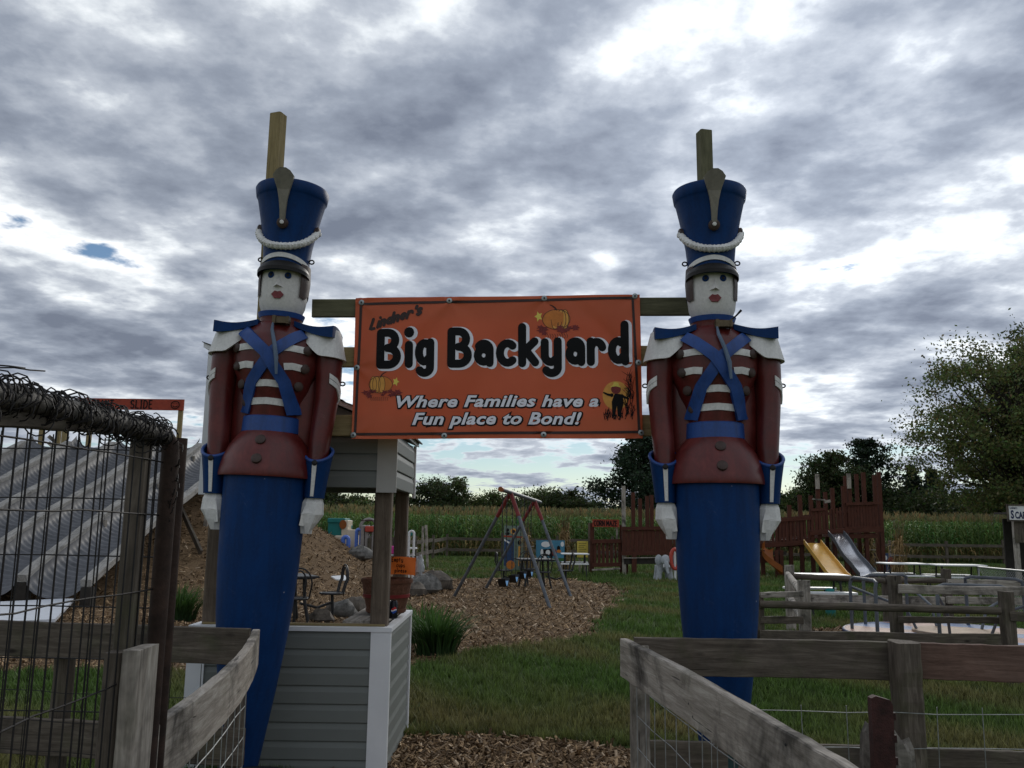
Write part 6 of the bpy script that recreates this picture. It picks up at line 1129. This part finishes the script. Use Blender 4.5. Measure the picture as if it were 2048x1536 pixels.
p = P(1652, 1178, 17.2); m = MB(); m.lathe([(0.09, 0), (0.10, 0.30), (0.075, 0.34), (0.085, 0.50), (0.02, 0.52)], 16, (p.x, 17.0, 0)); top('green_bin', m, M['teal'], 'dark green plastic pedestal under the white bench table', 'bin', smooth=True)

# ------------------------------------------------------------------ red-brown timber playground
pg = thing('timber_playground', (P(1560, 1100, 31).x, 31.5, 0), 'red-brown timber playground with pickets, tower and bridge', 'playground')
YP = 31.0
def pv(px, yt, yb, Y=YP, w=0.13, mat='wplay', nm='post'): a, b = P(px, yb, Y), P(px, yt, Y); return board(nm, Vector((b.x, Y, max(-0.05, a.z))), b, w, w * 0.8, M[mat], pg, (1, 0, 0))
def ph_(x0, y0, x1, y1, h, Y=YP, t=0.06, mat='wplay', nm='beam'): return board(nm, P(x0, y0, Y), P(x1, y1, Y), h, t, M[mat], pg)
def pickets(x0, x1, n, yt0, yt1, yb0, yb1, Y=YP, frac=0.62, skip=()):
    wpx = (x1 - x0) / n
    for i in range(n):
        if i in skip: continue
        f = (i + 0.5) / n; px = x0 + (x1 - x0) * f; a, b = P(px, yb0 + (yb1 - yb0) * f + rng.uniform(-1, 1), Y), P(px, yt0 + (yt1 - yt0) * f + rng.uniform(-1, 1), Y); board('picket', Vector((a.x, Y, a.z)), Vector((a.x, Y, b.z)), wpx * frac / F * Y, 0.03, M['wplay'], pg, (1, 0, 0))
GB = 1175
for px, yt in ((1757, 944), (1726, 945), (1697, 947), (1634, 950), (1621, 991), (1599, 990), (1578, 1010), (1553, 1020), (1664, 976), (1686, 972)): pv(px, yt, GB)
for px, yt in ((1748, 950), (1712, 948), (1690, 952), (1650, 984), (1600, 1000)): pv(px, yt, GB, YP + 2.3)
for px, yt in ((1634, 948), (1697, 947)): pv(px, yt, yt + 30, YP - 0.09, 0.12, 'wgrey', 'post_tip')
pickets(1697, 1757, 10, 1009, 1007, 1058, 1056, YP - 0.07, 0.9); pickets(1697, 1757, 10, 1009, 1007, 1058, 1056, YP + 2.2, 0.8); ph_(1692, 1008, 1760, 1006, 0.10, YP - 0.12); ph_(1690, 1060, 1760, 1058, 0.2, YP - 0.12); ph_(1694, 1073, 1756, 1072, 0.14, YP - 0.05)
pickets(1652, 1692, 6, 1020, 1014, 1058, 1056, YP - 0.07, 0.6); pickets(1622, 1652, 4, 1022, 1020, 1066, 1062, YP - 0.07, 0.85); ph_(1622, 1020, 1652, 1018, 0.1, YP - 0.11); ph_(1620, 1066, 1695, 1060, 0.16, YP - 0.11); ph_(1624, 998, 1650, 1000, 0.05, YP - 0.05, mat='wgrey'); ph_(1649, 1004, 1661, 1002, 0.1, YP - 0.12, mat='wgrey')
pickets(1345, 1420, 10, 1056, 1050, 1104, 1098, YP - 0.07, 0.55); pickets(1420, 1550, 17, 1050, 1040, 1098, 1090, YP - 0.07, 0.55); pickets(1550, 1622, 10, 1040, 1036, 1087, 1083, YP - 0.07, 0.58); ph_(1340, 1055, 1622, 1036, 0.12, YP - 0.11); ph_(1340, 1104, 1622, 1084, 0.16, YP - 0.11); ph_(1545, 1088, 1622, 1086, 0.22, YP + 0.1)
pickets(1560, 1690, 17, 1034, 1026, 1085, 1070, YP + 2.2, 0.55); ph_(1550, 1040, 1700, 1022, 0.1, YP + 2.15)
for k in range(12): a = P(1440 + k * 27, 1090, YP); board('deck_plank', (a.x, YP - 0.05, P(1440 + k * 27, 1092 - k * 2.3, YP).z), (a.x, YP + 2.2, P(1440 + k * 27, 1092 - k * 2.3, YP).z), 0.47, 0.04, M['wplay'], pg, (1, 0, 0))
# low deck behind the soldier's hand
ph_(1515, 1107, 1572, 1106, 0.12, YP - 0.3, mat='dark'); ph_(1515, 1120, 1555, 1119, 0.2, YP - 0.35); pv(1525, 1100, GB, YP - 0.3); pv(1562, 1100, GB, YP - 0.3)
# bridge with a solid plank side, left of the soldier
for px, yt, mt in ((1247, 972, 'wgrey'), (1266, 985, 'wplay'), (1280, 997, 'wplay'), (1294, 992, 'wplay'), (1303, 990, 'wplay'), (1330, 1000, 'wplay')): pv(px, yt, GB - 22 if px in (1247, 1330) else 1090, YP + 0.02, 0.13, mt)
pickets(1244, 1345, 12, 1060, 1060, 1104, 1104, YP - 0.07, 0.93); ph_(1242, 1057, 1347, 1056, 0.12, YP - 0.11); ph_(1242, 1107, 1347, 1106, 0.13, YP - 0.12); ph_(1248, 1122, 1345, 1121, 0.22, YP - 0.05, mat='dark'); ph_(1248, 1116, 1320, 1115, 0.03, YP - 0.14, mat='wgrey'); pv(1268, 1108, 1160, YP - 0.1, 0.16); pv(1252, 1125, 1150, YP + 0.3, 0.14); pv(1340, 1108, 1160, YP, 0.14)
# corn maze booth with its sign
bo = thing('corn_maze_booth', (P(1212, 1140, 31.2).x, 31.2, 0), 'red-brown picket booth under the CORN MAZE sign', 'booth')
def bb(nm, px, yt, yb, w, mat='wplay', Y=31.2): b = P(px, yt, Y); a = P(px, yb, Y); return board(nm, Vector((b.x, Y, max(0, a.z))), b, w, w * 0.7, M[mat], bo, (1, 0, 0))
bb('post', 1184, 1046, 1150, 0.14); bb('post', 1243, 1050, 1150, 0.14); bb('post', 1234, 1050, 1080, 0.07, 'wgrey', 31.15); bb('post', 1179, 1046, 1145, 0.10, 'wkiosk', 31.9)
for k in range(7): bb('picket', 1190 + k * 8.2, 1082, 1130, 0.10 if k != 5 else 0.06, 'wplay', 31.12)
for y_, h_ in ((1083, 0.14), (1130, 0.14)): board('crossbar', P(1184, y_, 31.05), P(1243, y_ - 1, 31.05), h_, 0.05, M['wplay'], bo)
board('sill', P(1184, 1140, 31.0), P(1240, 1137, 31.0), 0.05, 0.2, M['wgrey'], bo)
ms = thing('corn_maze_sign', (P(1210, 1046, 31.0).x, 31.0, P(1210, 1055, 31.0).z), 'orange board hand-lettered CORN MAZE on top of the picket booth', 'sign'); ca_, cb_ = P(1185, 1046, 31.02), P(1238, 1047, 31.02); board('sign_board', ca_, cb_, 0.26, 0.04, M['sign_or'], ms)
hand_text(ms, 'CORN', lambda x, y, off: (ca_.x + 0.05 + x, 30.995 - off, ca_.z - 0.09 + y), 0.0, 0, 0.17, 0.03, 'ink', 0.005, 0.18); hand_text(ms, 'MAZE', lambda x, y, off: (ca_.x + 0.49 + x, 30.995 - off, ca_.z - 0.09 + y), 0.0, 0, 0.17, 0.03, 'ink', 0.005, 0.18)
# slides
def chute(name, top_, bot, w, mat, side_, label, Yt, Yb, wave=0.0):
    a, b = P(*top_, Yt), P(*bot, Yb); o = thing(name, (b.x, b.y, 0), label, 'slide')
    d = Vector((b.x - a.x, b.y - a.y, 0)).normalized(); s = Vector((-d.y, d.x, 0)); n = 24
    def pt(f): z = a.z + (max(b.z, 0.12) - a.z) * (f if f < 0.88 else 0.88 + (f - 0.88) * 0.6) + wave * math.sin(f * math.pi * 3); c = a.lerp(b, f); return Vector((c.x, c.y, z))
    m = MB(); m.grid(lambda u, v: pt(u) + s * (v - 0.5) * w, n, 4); m.grid(lambda u, v: pt(u) + s * (0.5 - v) * w - Vector((0, 0, 0.03)), n, 4); obj('bed', m, M[mat], o, True, True)
    for e in (-1, 1):
        m = MB(); m.grid(lambda u, v: pt(u) + s * (e * w / 2 + 0.02 * e * v) + Vector((0, 0, -0.05 + 0.17 * v)), n, 2); m.grid(lambda u, v: pt(1 - u) + s * (e * w / 2 + 0.045 * e) + Vector((0, 0, -0.05 + 0.17 * v)), n, 2); m.grid(lambda u, v: pt(u) + s * e * (w / 2 + 0.02 + 0.025 * v) + Vector((0, 0, 0.12)), n, 1); obj('side_rim', m, M[side_], o, True, True)
    m = MB(); q_ = pt(0.97); m.box((q_.x, q_.y, q_.z / 2 - 0.02), (w * 0.6, 0.06, q_.z)); obj('foot', m, M['iron'], o)
chute('yellow_slide', (1625, 1086), (1684, 1172), 0.50, 'yellow', 'yellow', 'yellow plastic slide coming down from the timber playground', 30.7, 26.6); chute('steel_slide', (1672, 1068), (1737, 1157), 0.46, 'chrome', 'steel', 'shiny steel slide coming down from the timber tower', 30.7, 27.2, 0.04)
p = P(1548, 1155, 30.4); tw = thing('twisted_slide', (p.x, 30.4, 0), 'amber twisted slide half hidden by the right-hand soldier', 'slide'); m = MB(); cA = P(1553, 1100, 30.4)
def spi(u, v): a = 2.2 + u * 2.6; r = 0.12 + 0.36 * v; return (cA.x + r * math.cos(a), 30.4 + r * math.sin(a), cA.z - (cA.z - 0.1) * u + 0.08 * (v - 0.5) ** 2 * 4)
m.grid(spi, 20, 6); m.grid(lambda u, v: Vector(spi(u, 1)) + Vector((0, 0, 0.22 * v)), 20, 1); obj('trough', m, M['amber'], tw, True, True); m = MB(); m.tube([(cA.x, 30.4, 0), (cA.x, 30.4, cA.z)], 0.07, 8); obj('pole', m, M['wplay'], tw)
# elephant statue: body, head with trunk and ears, legs
p = G(1328, 1160); el_ = thing('elephant_statue', (p.x, p.y, 0), 'small pale grey elephant statue standing by the timber bridge', 'statue'); m = MB()
m.blob((0, 0.10, 0.47), (0.22, 0.34, 0.22), 16, 10); 
for sx_, sy_ in ((-1, -1), (1, -1), (-1, 1), (1, 1)): m.tube([(sx_ * 0.12, 0.1 + sy_ * 0.2, 0.42), (sx_ * 0.17, 0.1 + sy_ * 0.22, 0.2), (sx_ * 0.19, 0.08 + sy_ * 0.23, 0.0)], [0.12, 0.085, 0.10], 12)
obj('body', m, M['concrete'], el_, False, True); m = MB(); m.blob((0, -0.30, 0.62), (0.15, 0.15, 0.17), 14, 9); m.tube([(0, -0.42, 0.58), (0.01, -0.5, 0.44), (0.02, -0.5, 0.3), (0.05, -0.55, 0.22)], [0.075, 0.06, 0.045, 0.035], 10); hd = obj('head', m, M['concrete'], el_, False, True)
for s in (-1, 1):
    m = MB(); m.blob((s * 0.2, -0.24, 0.62), (0.12, 0.03, 0.17), 12, 8); obj('ear', m, M['concrete'], hd, False, True); m = MB(); m.tube([(s * 0.07, -0.42, 0.50), (s * 0.09, -0.52, 0.42), (s * 0.09, -0.57, 0.42)], [0.018, 0.014, 0.006], 6); obj('tusk', m, M['whitep'], hd, False, True)
p = P(1350, 1118, 27.6); rg = thing('ride_panel', (p.x, 27.6, 0), 'orange-red round ride panel beside the elephant statue', 'ride toy'); m = MB(); n = 20; m.tube([(p.x + 0.13 * math.cos(k * 2 * math.pi / n), 27.6, p.z + 0.30 * math.sin(k * 2 * math.pi / n)) for k in range(n + 1)], 0.06, 8); obj('rim', m, M['redp'], rg, True, True); m = MB(); m.tube([(p.x, 27.62, 0), (p.x, 27.62, p.z + 0.28)], 0.04, 8); obj('stem', m, M['whitep'], rg)

# ------------------------------------------------------------------ merry-go-round
mg = thing('merry_go_round', MGR, 'worn blue and pink merry-go-round with grey hand rails', 'merry-go-round'); n = 10; rM = 1.47
for k in range(n):
    a0, a1 = 2 * math.pi * k / n, 2 * math.pi * (k + 1) / n; m = MB(); pl = [(0.52 * math.cos(a0 + (a1 - a0) * i / 6), 0.52 * math.sin(a0 + (a1 - a0) * i / 6)) for i in range(7)] + [(rM * math.cos(a1 - (a1 - a0) * i / 6), rM * math.sin(a1 - (a1 - a0) * i / 6)) for i in range(7)]
    nn = len(pl); m.add([(x, y, 0.20) for x, y in pl] + [(x, y, 0.17) for x, y in pl], [tuple(range(nn)), tuple(reversed(range(nn, 2 * nn)))] + [(i, i + nn, (i + 1) % nn + nn, (i + 1) % nn) for i in range(nn)]); obj('deck_segment', m, M['discb' if k % 2 else 'discp'], mg, False)
m = MB(); m.lathe([(0.56, 0.202), (0.56, 0.235), (0.54, 0.24), (0.0, 0.24)], 36); obj('centre_plate', m, M['disct'], mg, False); m = MB(); m.lathe([(rM + 0.02, 0.08), (rM + 0.025, 0.195), (rM + 0.01, 0.205), (rM - 0.01, 0.202)], 48, cap=False); obj('rim', m, M['navy'], mg, False, True); m = MB(); m.lathe([(0.3, 0), (0.3, 0.17)], 20); obj('hub', m, M['iron'], mg, False)
for k in range(5):
    a = R(20 + 72 * k); c, s = math.cos(a), math.sin(a); c2, s2 = math.cos(a + 0.62), math.sin(a + 0.62); m = MB(); r_ = 1.36
    m.tube([(r_ * c, r_ * s, 0.2), (r_ * c, r_ * s, 0.84), (r_ * c * 0.985, r_ * s * 0.985, 0.90), (r_ * (c * 0.9 + c2 * 0.1) * 0.98, r_ * (s * 0.9 + s2 * 0.1) * 0.98, 0.93), (r_ * (c * 0.1 + c2 * 0.9) * 0.98, r_ * (s * 0.1 + s2 * 0.9) * 0.98, 0.93), (r_ * c2 * 0.985, r_ * s2 * 0.985, 0.90), (r_ * c2, r_ * s2, 0.84), (r_ * c2, r_ * s2, 0.2)], 0.025, 8)
    m.tube([(r_ * c, r_ * s, 0.80), (0.62 * c, 0.62 * s, 0.52), (0.5 * c, 0.5 * s, 0.24)], 0.02, 8); obj('hand_rail', m, M['steel'], mg, False, True)

# ------------------------------------------------------------------ pen fences round the merry-go-round
pf1 = thing('split_rail_fence', (4.2, 9.9, 0), 'dark weathered rail fence in front of the merry-go-round', 'fence')
def fpost(parent, px, yt, Y, w=0.11, mat='wdark'): p = P(px, yt, Y); return board('post', (p.x, Y, -0.05), p, w, w, M[mat], parent, (0, 1, 0), 8, 0.004)
def frail(parent, x0, y0, Y0, x1, y1, Y1, h, mat='wdark', rnd=False): return board('rail', P(x0, y0, Y0), P(x1, y1, Y1), h, 0.05 if not rnd else h, M[mat], parent, (0, 0, 1), 10, 0.004, round_=rnd)
fpost(pf1, 1515, 1190, 9.9); fpost(pf1, 1607, 1160, 10.0, 0.115, 'wgrey'); fpost(pf1, 1788, 1151, 10.1, 0.12); fpost(pf1, 2011, 1183, 9.6, 0.125)
frail(pf1, 1520, 1208, 9.82, 2000, 1222, 9.55, 0.085, 'wdark', True); frail(pf1, 1520, 1272, 9.82, 2000, 1280, 9.55, 0.12); frail(pf1, 2020, 1232, 9.55, 2120, 1240, 9.4, 0.10); frail(pf1, 1520, 1190, 9.85, 1605, 1188, 9.92, 0.06, 'wgrey'); frail(pf1, 1520, 1240, 9.85, 1605, 1240, 9.92, 0.08); frail(pf1, 1797, 1178, 10.0, 2110, 1184, 9.9, 0.095, 'wgrey'); frail(pf1, 1797, 1239, 10.0, 2005, 1241, 9.68, 0.07)
pf2 = thing('split_rail_fence', (4.6, 14.8, 0), 'grey rail fence behind the merry-go-round', 'fence')
fpost(pf2, 1578, 1130, 14.3, 0.13, 'wgrey'); fpost(pf2, 1891, 1138, 14.9, 0.13); fpost(pf2, 1770, 1150, 14.7, 0.11); fpost(pf2, 2065, 1140, 15.2, 0.13)
frail(pf2, 1584, 1152, 14.25, 1768, 1161, 14.6, 0.09, 'wdark', True); frail(pf2, 1772, 1160, 14.6, 1888, 1162, 14.8, 0.09, 'wdark', True); frail(pf2, 1894, 1165, 14.8, 2066, 1168, 15.1, 0.11, 'wgrey'); frail(pf2, 1584, 1196, 14.25, 1888, 1202, 14.8, 0.13, 'wgrey'); frail(pf2, 1894, 1200, 14.8, 2066, 1203, 15.1, 0.12, 'wgrey'); frail(pf2, 1575, 1148, 14.2, 1604, 1184, 10.1, 0.09, 'wgrey', True); frail(pf2, 1577, 1190, 14.2, 1604, 1236, 10.1, 0.09, 'wgrey', True)
# chain-link pen on the right
cl = thing('chain_link_pen', (P(2000, 1150, 19).x, 19, 0), 'low galvanised chain-link pen behind the rail fence on the right', 'fence'); ca2, cb2 = P(1957, 1134, 19.6), P(2090, 1146, 17.0); ls = []
m = MB(); m.tube([(ca2.x, ca2.y, 0), ca2, cb2, (cb2.x, cb2.y, 0)], 0.022, 8); obj('pipe_frame', m, M['galv'], cl, True, True); L_ = (cb2 - ca2).length
for k in range(-20, 44):
    for sg_ in (1, -1):
        pts = []
        for i in range(2): f = (k * 0.07 + (i * ca2.z if sg_ > 0 else (1 - i) * ca2.z)) / L_; pts.append((f, i * ca2.z))
        if all(0 <= f <= 1 for f, z in pts): ls.append([Vector((*ca2.lerp(cb2, f)[:2], 0.03 + z * 0.97)) for f, z in pts])
wires('chain_link', cl, ls, 0.003, 'galv', 'stuff')
# weathered shed with the sign at the frame's edge
sx0 = P(2027, 1042, 23).x; shd = thing('plank_shed', (sx0 + 0.9, 23.5, 0), 'weathered grey plank shed front at the edge of the corn', 'shed')
for k in range(10): board('plank', (sx0 + 0.09 + k * 0.18, 23.0, P(2030, 1085, 23).z), (sx0 + 0.09 + k * 0.18, 23.0, P(2030, 1030, 23).z + 0.1), 0.172, 0.03, M['wdark'], shd, (1, 0, 0))
for x in (sx0 + 0.06, sx0 + 1.75): board('post', (x, 23.06, 0), (x, 23.06, P(2030, 1040, 23).z), 0.11, 0.1, M['wgrey'], shd, (1, 0, 0))
m = MB(); m.box((sx0 + 1.25, 24.4, 1.0), (1.5, 0.05, 2.0)); obj('back_wall', m, M['dark'], shd); m = MB(); m.box((sx0 + 1.2, 23.75, 2.14), (1.8, 1.4, 0.05)); obj('roof', m, M['shingle'], shd)
ss = thing('shed_sign', (P(2050, 1025, 22.9).x, 22.9, P(2050, 1040, 22.9).z), 'white sign with dark blue lettering SCAR on the plank shed', 'sign'); ta, tb_ = P(2014, 1010, 22.9), P(2014, 1041, 22.9); m = MB(); m.box((ta.x + 0.55, 22.9, (ta.z + tb_.z) / 2), (1.1, 0.03, ta.z - tb_.z)); obj('panel', m, M['whitep'], ss)
for z in (ta.z, tb_.z): board('frame', (ta.x - 0.02, 22.895, z), (ta.x + 1.12, 22.895, z), 0.04, 0.05, M['wdark'], ss)
board('frame', (ta.x, 22.895, tb_.z), (ta.x, 22.895, ta.z), 0.04, 0.05, M['wdark'], ss, (1, 0, 0))
M['inknavy'] = plain('sign_navy', (0.012, 0.02, 0.07), 0.5, 0.1)
for body, size, x_, z_, of_ in (('S', 0.29, 0.07, 0.06, 0.02), ('CAR', 0.24, 0.18, 0.06, 0.02), ("Lindner's", 0.09, 0.05, 0.30, 0.01)):
    v_, f_ = text_mesh(body, size, of_ * size * 2, 0.0); mm = MB(); mm.v = [Vector((ta.x + x_ + a_ * 0.6, 22.880, tb_.z + z_ + b_)) for a_, b_ in v_]; mm.f = f_; obj('lettering', mm, M['inknavy'], ss, label='sign lettering ' + body)
# painted panels and a low grey roof far right
fl = panel_board('painted_board', 1738, 1800, 1106, 1152, 33.5, 'navyp', 'dark blue painted board with white and pink figures under the tower', 'photo board'); fl('figure', 'whitep', [ell(0.55, 0.8, 0.05, 0.1), ell(0.9, 0.5, 0.08, 0.14)]); fl('figure', 'inkmar', [ell(0.72, 0.6, 0.12, 0.25)]); fl('figure', 'skyb', [ell(0.25, 0.35, 0.14, 0.3)])
p = P(1995, 1050, 66); hb = thing('grey_hut', (p.x, 66, 0), 'low hut with pale grey roof among the dark trees on the right', 'hut'); m = MB(); m.box((p.x, 66, 0.9), (2.6, 2.0, 1.8)); obj('wall', m, M['wgrey'], hb); zt = P(1995, 1026, 66).z; m = MB(); m.prism([(p.x - 1.6, 1.8), (p.x + 1.6, 1.8), (p.x + 0.2, zt)], 67.2, 64.8); obj('roof', m, M['stone2'], hb)
